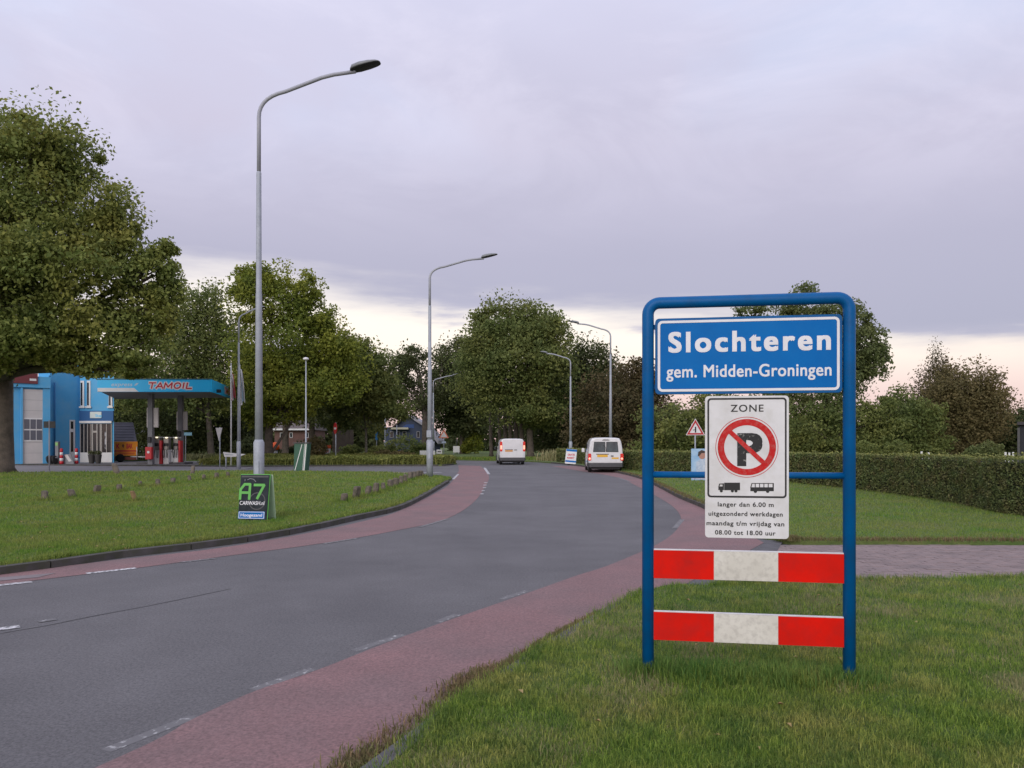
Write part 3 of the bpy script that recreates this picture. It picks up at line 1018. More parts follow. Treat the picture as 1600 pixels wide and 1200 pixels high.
tree('bushy tree just right of the big oak, behind the petrol station canopy', 72, (330, 325, 640, 0.3),
     [(300, 520, 50, 66), (335, 500, 40, 50), (285, 570, 62, 60), (345, 560, 50, 60), (320, 620, 50, 40), (225, 600, 60, 50)],
     34000, L_mid, leaf=0.27, cl=0.22, gap=0.06)
tree('dark spreading trees massed behind the pumps of the petrol station', 80, (260, 262, 660, 0.3),
     [(240, 640, 55, 50), (300, 650, 60, 50), (350, 650, 45, 60), (200, 640, 40, 35), (300, 700, 70, 25), (375, 690, 35, 40), (230, 695, 40, 22)],
     32000, L_dark, leaf=0.30, cl=0.26)
tree('tall yellow green maple left of the small round headed lamp', 58, (419, 421, 655, 0.36),
     [(425, 470, 58, 52), (395, 445, 35, 32), (470, 462, 32, 34), (495, 490, 30, 36), (440, 540, 78, 62), (500, 555, 62, 58, 1), (470, 610, 72, 42, -1), (400, 600, 36, 60), (525, 545, 34, 38), (420, 640, 50, 26), (530, 600, 36, 36)],
     58000, L_maple, leaf=0.23, cl=0.19, gap=0.10, extra_trunks=[(419, 458, 655, 0.1, 0.12)])
tree('dense green tree on a thin pale trunk in the middle of the planted bed', 63, (572, 572, 668, 0.12),
     [(560, 590, 42, 56), (545, 560, 36, 40), (590, 600, 34, 52), (610, 625, 28, 40), (565, 640, 42, 34), (520, 640, 30, 30)],
     32000, L_mid, leaf=0.24, cl=0.20, gap=0.03, bark=pm('pale_bark', (0.15, 0.14, 0.11), (0.10, 0.09, 0.07), scale=4, rough=0.9))
tree('dark trunked tree behind the yellow green maple', 76, (446, 446, 640, 0.34),
     [(455, 600, 50, 45), (500, 620, 50, 42), (430, 610, 40, 40)], 12000, L_dark, leaf=0.3, cl=0.22)
tree('dark tree with bare lower trunk right of the small round headed lamp', 78, (488, 487, 640, 0.36),
     [(495, 600, 46, 45), (545, 625, 46, 38), (520, 640, 40, 24)], 12000, L_dark, leaf=0.3, cl=0.22)
tree('loose crowned tree with gaps of sky left of the dark blue house', 92, (664, 664, 640, 0.42),
     [(655, 575, 40, 34), (628, 580, 26, 30), (625, 615, 38, 34), (690, 590, 30, 50), (668, 630, 36, 30), (645, 556, 24, 16)],
     13000, L_dark, leaf=0.28, cl=0.17, gap=0.28)
tree('dark tree of the dense row between the loose tree and the tall crown', 96, (722, 722, 640, 0.3),
     [(715, 560, 34, 34), (735, 590, 44, 56), (700, 620, 40, 44), (740, 640, 46, 38), (715, 655, 34, 28)],
     26000, L_dark, leaf=0.34, cl=0.22, gap=0.05)
tree('tallest tree of the centre with broad domed crown above the white vans', 76, (829, 826, 640, 0.34),
     [(800, 520, 62, 50), (770, 505, 34, 32), (840, 510, 46, 42), (862, 545, 40, 48), (785, 580, 74, 56), (850, 600, 52, 60), (750, 560, 40, 50), (820, 560, 60, 50, -2), (810, 640, 62, 26, -1), (850, 650, 40, 24)],
     62000, L_mid, leaf=0.28, cl=0.19, gap=0.05,
     extra_trunks=[(797, 797, 630, 1.5, 0.22), (806, 807, 630, 2.2, 0.28), (815, 815, 630, 1.2, 0.25), (790, 788, 630, 3.0, 0.22), (780, 779, 640, 4.0, 0.2), (766, 764, 640, 4.0, 0.2)])
tree('dark tree behind the right flank of the tallest centre tree', 82, (905, 905, 650, 0.26),
     [(895, 575, 40, 44), (925, 575, 40, 42), (940, 610, 42, 46), (880, 640, 60, 46), (915, 660, 50, 40), (870, 680, 60, 34)],
     26000, L_dark, leaf=0.32, cl=0.22)
tree('bronze tinted tree behind the two right hand street lamps', 72, (975, 975, 660, 0.2),
     [(950, 640, 50, 50), (985, 600, 34, 36), (985, 650, 42, 44), (1010, 630, 40, 50), (930, 680, 44, 32), (990, 690, 46, 26), (1000, 585, 22, 22)],
     28000, L_brown, leaf=0.27, cl=0.22)
tree('broad shrubby green tree seen through the sign frame below the blue name panel', 50, (1060, 1060, 690, 0.16),
     [(1050, 670, 50, 40), (1090, 660, 44, 44), (1130, 660, 50, 50), (1020, 690, 30, 30), (1110, 695, 60, 24), (1180, 670, 50, 46), (1012, 650, 10, 18)],
     18000, L_mid, leaf=0.2, cl=0.2)
tree('airy light green tree rising behind the right post of the town sign', 54, (1290, 1290, 620, 0.22),
     [(1262, 478, 36, 32), (1215, 492, 40, 20), (1170, 488, 26, 10), (1300, 520, 56, 50), (1350, 525, 34, 34), (1365, 560, 26, 34), (1270, 560, 60, 50), (1330, 590, 42, 34), (1290, 620, 60, 40), (1230, 620, 36, 36), (1350, 545, 30, 40)],
     36000, L_light, leaf=0.20, cl=0.18, gap=0.17)
tree('dark lower trees behind the right post of the town sign above the hedge', 52, (1300, 1300, 690, 0.15),
     [(1270, 670, 50, 40), (1330, 665, 46, 42), (1370, 680, 40, 34), (1240, 690, 40, 30), (1310, 700, 60, 20), (1390, 650, 34, 30)],
     17000, L_mid, leaf=0.2, cl=0.22)
tree('sparse feathery bronze conifer left of the rounded willow', 60, (1466, 1466, 680, 0.15),
     [(1467, 572, 11, 30), (1462, 600, 22, 34), (1478, 596, 12, 22), (1454, 630, 32, 32), (1450, 655, 40, 34)],
     13000, L_brown, leaf=0.15, cl=0.34, gap=0.1)
tree('rounded weeping willow above the hedge at the right', 56, (1515, 1515, 690, 0.3),
     [(1512, 608, 46, 44), (1545, 622, 28, 42), (1488, 636, 34, 46), (1532, 655, 42, 44), (1500, 680, 52, 34), (1516, 630, 52, 56, 1)],
     30000, L_willow, leaf=0.19, cl=0.24, droop=0.25)
tree('low bushy green trees left of the feathery conifer', 54, (1410, 1410, 695, 0.12),
     [(1410, 640, 34, 34), (1385, 655, 30, 30), (1430, 660, 40, 40), (1400, 690, 44, 24), (1440, 695, 44, 20)],
     13000, L_mid, leaf=0.2, cl=0.2)
tree('dark trees beside the hut at the right edge of the photo', 60, (1580, 1580, 695, 0.15),
     [(1580, 672, 34, 30), (1600, 690, 40, 30), (1560, 695, 30, 22), (1630, 665, 40, 40)],
     10000, L_dark, leaf=0.24, cl=0.22)


def shrub(label, d, blobs, n, m, leaf=0.14, ground=VZ, name='shrub', cl=0.3):
    k = d / 1202.0
    root = empty(name, (X(blobs[0][0], d), d, ground))
    tag(root, label, 'shrub')
    Cs = []
    for b in blobs:
        q = n // len(blobs)
        v = rng.normal(0, 1, (q, 3)); v /= np.linalg.norm(v, axis=1)[:, None]
        bump = 0.8 + 0.3 * np.sin(v[:, 0] * 5 + b[0]) * np.cos(v[:, 1] * 4 + v[:, 2] * 5)
        rad = (0.6 + 0.4 * rng.random(q) ** 0.5) * bump
        Cs.append(np.array([X(b[0], d), d, Z(b[1], d)]) + v * rad[:, None] * np.array([b[2] * k, (b[2] + b[3]) / 2 * k, b[3] * k]))
    C = np.concatenate(Cs)
    C = C[C[:, 2] > ground] - np.array([X(blobs[0][0], d), d, ground])
    leaf_quads(C, leaf * (0.6 + 0.8 * rng.random(len(C))), 'foliage', m, root)
    mb_ = MB()
    h_ = Z(blobs[0][1], d) - ground
    for i in range(5):
        a = i * 1.3
        mb_.tube([(0.05 * math.cos(a), 0.05 * math.sin(a), -0.03), (0.25 * math.cos(a), 0.25 * math.sin(a), h_)], [0.03, 0.015], 5)
    mb_.build('stem', M_bark, root)
    return root


shrub('large rounded shrub in front of the dark blue house', 80, [(632, 700, 36, 24), (600, 708, 24, 14), (655, 706, 18, 14)], 6000, L_mid, 0.22)
shrub('low shrub with reddish tips on the planted bed left of the large rounded shrub', 62, [(600, 712, 20, 10), (622, 712, 18, 8), (640, 714, 14, 8)], 3500, L_willow, 0.16)
shrub('olive shrub behind the dark green advertising column', 60, [(492, 702, 22, 22), (484, 708, 14, 14)], 4000, L_willow, 0.18)
shrub('dark bushes in front of the brick house under the maples', 88, [(470, 705, 20, 18), (452, 708, 16, 12), (425, 704, 14, 14), (500, 700, 16, 20)], 5000, L_dark, 0.24)
shrub('dark shrub between the yellow green maple and the flag poles', 66, [(395, 700, 32, 22), (370, 712, 20, 12)], 4000, L_dark, 0.2)
shrub('long low clipped shrub bank at the back of the planted bed', 70, [(550, 704, 22, 10), (590, 706, 20, 10)], 3000, L_mid, 0.2)
shrub('pale silvery shrub above the hedge at the right', 44, [(1545, 705, 26, 18), (1520, 708, 16, 12)], 3500, L_light, 0.13)
shrub('green shrub behind the hedge beneath the low bushy trees', 46, [(1400, 706, 26, 20), (1350, 704, 30, 16)], 4500, L_mid, 0.13)
shrub('pale yellow green bush under the dark trees left of the driving van', 96, [(742, 690, 16, 20), (728, 700, 14, 12)], 2500, L_maple, 0.28)

P = sample(isl, 60000, -22, 0, 50.2, 64)
hh_ = 0.22 + 0.34 * grid_noise(P, 0.45, 8) + 0.12 * grid_noise(P, 1.6, 18)
C = np.stack([P[:, 0], P[:, 1], VZ + hh_ * (1 - 0.8 * rng.random(len(P)) ** 2.2)], 1)
o = leaf_quads(C, 0.09 + 0.09 * rng.random(len(P)), 'bed_plants', M_bed, up=1.0)
tag(o, 'yellowish green low planting filling the traffic island', 'plants', kind='stuff')

# far wood closing the horizon
PW = []
for (x0, x1, top, d) in ((160, 470, 600, 120), (440, 600, 628, 125), (700, 1010, 600, 130), (1000, 1700, 655, 110), (-80, 160, 600, 110), (600, 700, 690, 190)):
    q = int((x1 - x0) * 42)
    px = rng.uniform(x0, x1, q)
    tp = top + 16 * np.sin(px * 0.05 + d) + 9 * np.sin(px * 0.13) + rng.normal(0, 3, q)
    py = tp + (HOR + 16 - tp) * rng.random(q) ** 1.1
    dd = d + rng.uniform(-6, 8, q)
    PW.append(np.stack([(px - 800) / 1202 * dd, dd, CAMH + (HOR - py) / 1202 * dd], 1))
PW = np.concatenate(PW)
o = leaf_quads(PW, 0.9 * (0.5 + rng.random(len(PW))), 'far_wood', L_dark)
tag(o, 'dark wood closing the horizon behind the nearer trees', 'wood', kind='stuff')

# ------------------------------------------------------------------ hedge
HL = smooth_line([(14.2, 9.5), (12.6, 13.2), G(1600, 807, VZ), G(1480, 785, VZ), G(1340, 765, VZ), G(1200, 751, VZ), G(1100, 743.5, VZ), G(1020, 738, VZ), G(960, 731, VZ), G(900, 723.3, VZ), G(870, 721.5, VZ)], 6)
hroot = empty('hedge', (HL[12][0], HL[12][1], VZ))
tag(hroot, 'long clipped hedge running along the right hand lawn', 'hedge')
hp = np.array(HL)
seg = hp[1:] - hp[:-1]
sl = np.linalg.norm(seg, axis=1)
HW = 0.75


def hheight(y): return np.interp(y, [10, 17, 26, 40, 58], [1.20, 1.16, 1.10, 0.98, 0.92])


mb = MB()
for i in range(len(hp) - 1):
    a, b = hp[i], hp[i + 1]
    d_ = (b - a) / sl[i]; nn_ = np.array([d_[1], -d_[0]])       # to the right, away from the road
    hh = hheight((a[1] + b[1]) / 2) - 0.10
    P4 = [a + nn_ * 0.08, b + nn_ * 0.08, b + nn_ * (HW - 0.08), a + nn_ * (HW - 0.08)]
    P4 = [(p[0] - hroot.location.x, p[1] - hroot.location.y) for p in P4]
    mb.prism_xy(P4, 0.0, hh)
mb.build('shaded_core', pm('hedge_inner_shade', (0.020, 0.022, 0.012), rough=1.0), hroot)  # solid near-black core, its colour stands in for the shade inside the hedge


def hedge_leaves(n, kind):
    pr = sl / np.maximum(12, (hp[:-1, 1] + hp[1:, 1]) / 2) ** 1.3
    i = rng.choice(len(sl), n, p=pr / pr.sum())
    t = rng.random(n)[:, None]
    base = hp[i] + seg[i] * t
    d_ = seg[i] / sl[i][:, None]
    nn_ = np.stack([d_[:, 1], -d_[:, 0]], 1)
    H = hheight(base[:, 1])
    und = 0.07 * (grid_noise(base, 0.9, 31) - 0.5) + 0.06 * (grid_noise(base, 3.0, 32) - 0.5)
    if kind == 'front':
        z = rng.random(n) * H
        u = rng.normal(0, 0.022, n) + 0.07 * (grid_noise(np.stack([base[:, 0] + base[:, 1], z], 1), 2.4, 33) - 0.5) + 0.02 * (1 - z / H)
    elif kind == 'back':
        z = rng.random(n) * H; u = HW + rng.normal(0, 0.03, n)
    else:
        z = H + und + rng.normal(0, 0.014, n); u = rng.random(n) * HW
        sprig = rng.random(n) < 0.07
        z = z + sprig * rng.random(n) ** 1.5 * 0.13
    x = base + nn_ * u[:, None]
    C = np.stack([x[:, 0] - hroot.location.x, x[:, 1] - hroot.location.y, z], 1)
    s = (0.040 + 0.03 * rng.random(n)) * np.clip(base[:, 1] / 20, 0.9, 3)
    return C, s


C, s = hedge_leaves(64000, 'front')
leaf_quads(C, s, 'leaves', L_hedge, hroot, up=0.2)['kind'] = 'stuff'
C, s = hedge_leaves(9000, 'back')
leaf_quads(C, s, 'leaves', L_hedge, hroot, up=0.2)['kind'] = 'stuff'
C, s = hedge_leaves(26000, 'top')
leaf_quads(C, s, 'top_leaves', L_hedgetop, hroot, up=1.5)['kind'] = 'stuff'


# ================================================================== TOWN SIGN
SL = np.array([0.891, 5.04]); SR = np.array([2.122, 4.84])
sd = (SR - SL) / np.linalg.norm(SR - SL)
sn = np.array([-sd[1], sd[0]])
SW = float(np.linalg.norm(SR - SL))


def S(px, py):
    r_ = np.array([(px - 800) / 1202.0, 1.0])
    t = SL.dot(sn) / r_.dot(sn)
    p = r_ * t
    return (float((p - SL).dot(sd)), CAMH + (HOR - py) / 1202.0 * t - VZ)


sign = empty('town_sign', (SL[0], SL[1], VZ), math.atan2(sd[1], sd[0]))
tag(sign, 'blue framed place name sign with parking zone panel and red and white boards', 'road sign')
zt = (S(1013, 471)[1] + S(1327, 468)[1]) / 2
rc = 0.075
pts = [(0, 0, -0.2), (0, 0, zt - rc)]
for k in range(1, 8):
    a = R(180 - 90 * k / 8)
    pts.append((rc + rc * math.cos(a), 0, zt - rc + rc * math.sin(a)))
pts.append((rc, 0, zt)); pts.append((SW - rc, 0, zt))
for k in range(1, 8):
    a = R(90 - 90 * k / 8)
    pts.append((SW - rc + rc * math.cos(a), 0, zt - rc + rc * math.sin(a)))
pts += [(SW, 0, zt - rc), (SW, 0, -0.2)]
MB().tube(pts, 0.038, 20).build('frame', M_blue, sign)
zc = (S(1013, 741)[1] + S(1327, 744)[1]) / 2
MB().tube([(0.01, 0.0, zc), (SW - 0.01, 0.0, zc)], 0.021, 14).build('crossbar', M_blue, sign)
# name panel
nx0, nx1 = 0.046, SW - 0.046
nz1 = (S(1024, 497)[1] + S(1316, 493)[1]) / 2; nz0 = (S(1024, 614)[1] + S(1316, 616)[1]) / 2
npn = MB().prism_xz(rrect(nx0, nz0, nx1, nz1, 0.025), -0.018, 0.018).build('name_panel', M_blue, sign, bevel=0.003)
g = 0.016
MB().prism_xz(rrect(nx0 + g, nz0 + g, nx1 - g, nz1 - g, 0.030), -0.0205, -0.0182, holes=[rrect(nx0 + g + .016, nz0 + g + .016, nx1 - g - .016, nz1 - g - .016, 0.016)[::-1]]).build('border', M_letter, npn)
MB().prism_xz(rrect(nx0 + g + .018, nz0 + g + .018, nx1 - g - .018, nz1 - g - .018, 0.014), -0.0195, -0.0182).build('panel_face', M_signblue, npn)
a0, a1 = S(1044, 550)[0], S(1297, 550)[0]
zb = (S(1044, 549.5)[1] + S(1297, 549.5)[1]) / 2
lettering('Slochteren', a0, a1, zb, S(1060, 516)[1] - S(1060, 550)[1], -0.0198, M_letter, npn, bold=0.040, spacing=1.22)
a0, a1 = S(1041, 590)[0], S(1298, 590)[0]
zb = (S(1044, 589.5)[1] + S(1297, 588.5)[1]) / 2
lettering('gem. Midden-Groningen', a0, a1, zb, S(1100, 569)[1] - S(1100, 589.5)[1], -0.0198, M_letter, npn, bold=0.022, spacing=1.06)
for x_ in (0.12, SW - 0.12):
    for z_ in (nz0 + 0.05, nz1 - 0.05):
        MB().box((x_ * 0 + (0.036 if x_ < 0.5 else SW - 0.036), 0.02, z_), (0.03, 0.02, 0.03)).build('clamp', M_blue, sign)

# zone panel
zx0, zx1 = S(1101, 700)[0], S(1231, 700)[0]
zz1 = S(1166, 619)[1]; zz0 = S(1165, 840)[1]
ZY = -0.034
zp = MB().prism_xz(rrect(zx0, zz0, zx1, zz1, 0.022), ZY, ZY + 0.010).build('zone_panel', M_signwhite, sign, bevel=0.0015)
zp2 = MB()
zp2.prism_xz(rrect(zx0 + 0.004, zz0 + 0.004, zx1 - 0.004, zz1 - 0.004, 0.018), ZY + 0.0102, ZY + 0.012)
zp2.build('panel_back', M_alu, zp)
for z_ in (zc,):
    MB().box(((zx0 + zx1) / 2, -0.012, z_), (0.30, 0.02, 0.05)).build('bracket', M_alu, zp)


def ZP(px, py): return S(px, py)


def zrect(x0, y0, x1, y1, r): 
    a = ZP(x0, y1); b = ZP(x1, y0)
    return rrect(a[0], a[1], b[0], b[1], r)


t_ = 0.0012
y_f = ZY - t_
MB().prism_xz(zrect(1104.5, 621.5, 1227.5, 776.5, 0.022), y_f, ZY - 0.0002, holes=[zrect(1107.3, 624.3, 1224.8, 773.7, 0.013)[::-1]]).build('black_border', M_black, zp)
lettering('ZONE', ZP(1140.6, 640)[0], ZP(1191.7, 640)[0], ZP(1166, 643.6)[1], ZP(1166, 632)[1] - ZP(1166, 643.6)[1], ZY - 0.0002, M_black, zp, bold=0.012, spacing=1.15)
cx, cz = ZP(1165.5, 698.6)
pxs = ZP(1166.5, 698)[0] - ZP(1165.5, 698)[0]
rx = lambda p: p * pxs
MB().prism_xz(circ(cx, cz, rx(48.8), 64), y_f, ZY - 0.0002, holes=[circ(cx, cz, rx(47.9), 64)[::-1]]).build('red_outline', M_signred, zp)
MB().prism_xz(circ(cx, cz, rx(45.3), 64), y_f, ZY - 0.0002, holes=[circ(cx, cz, rx(35.2), 64)[::-1]]).build('red_ring', M_signred, zp)
lettering('P', ZP(1150.8, 700)[0], ZP(1190, 700)[0], ZP(1170, 728.3)[1], ZP(1170, 673.7)[1] - ZP(1170, 728.3)[1], ZY - 0.0002, M_blackworn, zp, bold=0.055)
dl = rx(36.5); wv = rx(3.6)
dv = np.array([0.72, -0.69]); nv = np.array([0.69, 0.72])
q = [np.array([cx, cz]) + dv * s1 * dl + nv * s2 * wv for s1, s2 in ((-1, -1), (1, -1), (1, 1), (-1, 1))]
MB().prism_xz([tuple(p) for p in q], ZY - 0.0030, ZY - 0.0018).build('red_slash', M_signred, zp)


def P2(pts): return [ZP(1060 + x / 4.614, 600 + y / 4.614) for x, y in pts]


# truck symbol
mb = MB()
mb.prism_xz(P2([(326, 709), (439, 709), (439, 763), (326, 763)]), y_f, ZY - 0.0002)
mb.prism_xz(P2([(284, 762), (284, 738), (290, 716), (324, 714), (324, 762)]), y_f, ZY - 0.0002, holes=[P2([(292, 736), (296, 722), (314, 722), (314, 736)])])
for x_ in (305, 384, 410):
    c_ = ZP(1060 + x_ / 4.614, 600 + 768 / 4.614)
    mb.prism_xz(circ(c_[0], c_[1], rx(2.4), 16), y_f - 0.0006, ZY - 0.0002)
mb.build('truck_symbol', M_black, zp)
# coach symbol
mb = MB()
mb.prism_xz(P2([(513, 770), (513, 742), (522, 712), (681, 712), (681, 770)]), y_f, ZY - 0.0002,
            holes=[P2([(520, 742), (527, 717), (545, 717), (545, 742)]), P2([(551, 742), (551, 717), (576, 717), (576, 742)]), P2([(582, 742), (582, 717), (607, 717), (607, 742)]),
                   P2([(613, 742), (613, 717), (638, 717), (638, 742)]), P2([(644, 742), (644, 717), (672, 717), (672, 742)])])
for x_ in (549, 637):
    c_ = ZP(1060 + x_ / 4.614, 600 + 771 / 4.614)
    mb.prism_xz(circ(c_[0], c_[1], rx(2.6), 16), y_f - 0.0006, ZY - 0.0002)
mb.build('coach_symbol', M_black, zp)
for s_, x0_, x1_, y_ in (('langer dan 6.00 m', 1120.7, 1207.4, 791.0), ('uitgezonderd werkdagen', 1106.3, 1221.3, 805.6), ('maandag t/m vrijdag van', 1103.2, 1223.8, 820.6), ('08.00 tot 18.00 uur', 1116.3, 1210.4, 834.9)):
    lettering(s_, ZP(x0_, y_)[0], ZP(x1_, y_)[0], ZP(1166, y_)[1], rx(7.6), ZY - 0.0002, M_black, zp, bold=0.02, spacing=1.1)

# red and white boards
for (yl0, yl1, yr0, yr1) in ((856.5, 902.5, 863.5, 911.5), (952.5, 998, 963.5, 1011.5)):
    zt_ = (S(1020, yl0)[1] + S(1316, yr0)[1]) / 2
    zb_ = (S(1020, yl1)[1] + S(1316, yr1)[1]) / 2
    bx0, bx1 = 0.036, SW - 0.036
    bb = MB().box(((bx0 + bx1) / 2, -0.008, (zt_ + zb_) / 2), (bx1 - bx0, 0.022, zt_ - zb_)).build('barrier_board', M_alu, sign, bevel=0.003)
    xm0, xm1 = S(1115, 880)[0], S(1215, 880)[0]
    for (a_, b_, m_, nm_) in ((bx0, xm0, M_boardred, 'red_field'), (xm0, xm1, M_boardwhite, 'white_field'), (xm1, bx1, M_boardred, 'red_field')):
        MB().box(((a_ + b_) / 2, -0.020, (zt_ + zb_) / 2 - 0.003), (b_ - a_ - 0.001, 0.0016, zt_ - zb_ - 0.010)).build(nm_, m_, bb)


# ================================================================== STREET LAMPS
def street_lamp(label, px, d, ptop, reach, base_r=0.075, side=1, head=1.0, ground=VZ, detail=True, rz=0.0, collar=None):
    """pole with a bent arm; side=+1 arm to the right"""
    H = Z(ptop, d) - ground
    root = empty('street_lamp', (X(px, d), d, ground), rz)
    tag(root, label, 'street lamp', 'street lamps along the road')
    hb = collar if collar else H * 0.16
    r1 = base_r
    mb_ = MB()
    mb_.tube([(0, 0, -0.05), (0, 0, hb), (0, 0, hb + 0.06)], [r1 * 1.35, r1 * 1.35, r1], 16)
    mb_.build('base_section', M_galv, root)
    hs = H * 0.86
    R0 = H * 0.055
    # straight pole in two stepped lengths
    MB().tube([(0, 0, hb + 0.05), (0, 0, H * 0.50), (0, 0, H * 0.50 + .05), (0, 0, hs * 0.90), (0, 0, hs * .90 + .03)], [r1, r1 * 0.80, r1 * 0.72, r1 * 0.62, r1 * 0.52], 14).build('pole', M_galv, root)
    pts_ = [(0, 0, hs * 0.90 + 0.02), (0, 0, H * 0.90)]
    e1 = (reach * 0.60, 0, H * 0.985)
    # bend
    for k_ in range(1, 7):
        t = k_ / 7
        p0 = Vector((0, 0, H * 0.90)); p1 = Vector((0, 0, H * 0.945)); p2 = Vector((reach * 0.22, 0, H * 0.955))
        p = p0.lerp(p1, t).lerp(p1.lerp(p2, t), t)
        pts_.append(tuple(p))
    pts_ += [(reach * 0.22, 0, H * 0.955), (reach * 0.52, 0, H * 0.982), (reach * 0.62, 0, H * 0.9875), (reach * 0.80, 0, H * 0.992)]
    pts_ = [(side * p[0], p[1], p[2]) for p in pts_]
    MB().tube(pts_, [r1 * 0.52] * 2 + [r1 * 0.48] * (len(pts_) - 2), 12).build('arm', M_galv_dark, root)
    # head: flat tapered housing, slightly tilted up
    L0, L1 = reach * 0.76, reach * 1.0
    W = 0.21 * head; T = 0.085 * head
    zz = H * 0.992
    st = [(0.0, 0.45, 0.55), (0.06, 0.75, 1.05), (0.30, 1.0, 1.15), (0.62, 1.0, 0.95), (0.86, 0.85, 0.6), (0.96, 0.65, 0.3), (1.0, 0.4, 0.12)]

    def shell(za, zb_, m_, nm):
        vs_, fs = [], []
        for (t, w_, th) in st:
            x_ = L0 + (L1 - L0) * t
            rise = t * 0.22 * (L1 - L0) + 0.02
            for k_ in range(9):
                a = math.pi * k_ / 8
                yy = math.cos(a) * W / 2 * w_
                if nm == 'housing': z_ = zz + rise + za + math.sin(a) * T * th
                else: z_ = zz + rise + za - math.sin(a) * T * 0.30 * th
                vs_.append((side * x_, yy, z_))
        ns = 9
        for i in range(len(st) - 1):
            for k_ in range(ns - 1):
                a = i * ns + k_
                fs.append((a, a + 1, a + 1 + ns, a + ns))
        for i in range(len(st) - 1):
            a = i * ns
            fs.append((a, a + ns, a + ns + ns - 1, a + ns - 1))
        fs.append(tuple(range(ns))); fs.append(tuple((len(st) - 1) * ns + k_ for k_ in range(ns)))
        return MB().add(vs_, fs, nm == 'housing').build(nm, m_, root)
    h_ = shell(0.002, 0, M_lamp_top, 'housing')
    shell(-0.002, 0, M_lamp_dark, 'underside')
    if detail:
        MB().box((0.0, -r1 * 1.33, 0.95), (0.09, 0.02, 0.36)).build('service_door', M_galv, root, bevel=0.004)
    return root


street_lamp('nearest tall street lamp on the left lawn with the carwash board at its foot', 404.5, 15.6, 114, 2.52, 0.078, head=1.25, rz=R(-6), collar=1.5)
street_lamp('second tall street lamp on the left, at the tip of the lawn', 671.5, 33.5, 401, 2.95, 0.105, head=1.3, collar=1.55)
street_lamp('street lamp directly behind the windowed white van, its arm pointing left', 954, 50, 504, 2.7, 0.10, side=-1, head=1.3)
street_lamp('street lamp behind the blue and white sandwich board with its arm pointing left', 891.5, 67, 551, 2.65, 0.11, side=-1, head=1.4)
street_lamp('street lamp beside the flags, its arm crossing behind the nearest lamp', 373, 44, 479, 1.45, 0.085, head=1.1, rz=R(10))
street_lamp('street lamp seen just right of the second tall lamp', 677, 89, 586, 2.9, 0.12, head=1.6)
street_lamp('most distant street lamp, half hidden in the trees left of the dark blue house', 602, 108, 602, 2.9, 0.12, head=1.7)
# extra band on the nearest lamp and cover on the second
bx = bpy.data.objects['street_lamp.001']
MB().box((-0.02, -0.10, 1.85), (0.20, 0.16, 0.30)).build('junction_box', M_galv, bx, bevel=0.01)

pl = empty('street_lamp', (X(478, 41), 41, VZ))
tag(pl, 'slim straight lamp post with small round head behind the green column', 'street lamp', None)
Hh = Z(562, 41) - VZ
MB().tube([(0, 0, -0.05), (0, 0, 1.0), (0, 0, 1.05), (0, 0, Hh)], [0.06, 0.055, 0.045, 0.03], 10).build('pole', M_galv, pl)
MB().lathe([(0.04, 0), (0.13, 0.02), (0.16, 0.07), (0.12, 0.13), (0.03, 0.16)], (0, 0, Hh - 0.03), 14).build('lamp_head', pm('opal_cover', (0.7, 0.7, 0.72), rough=0.3), pl)


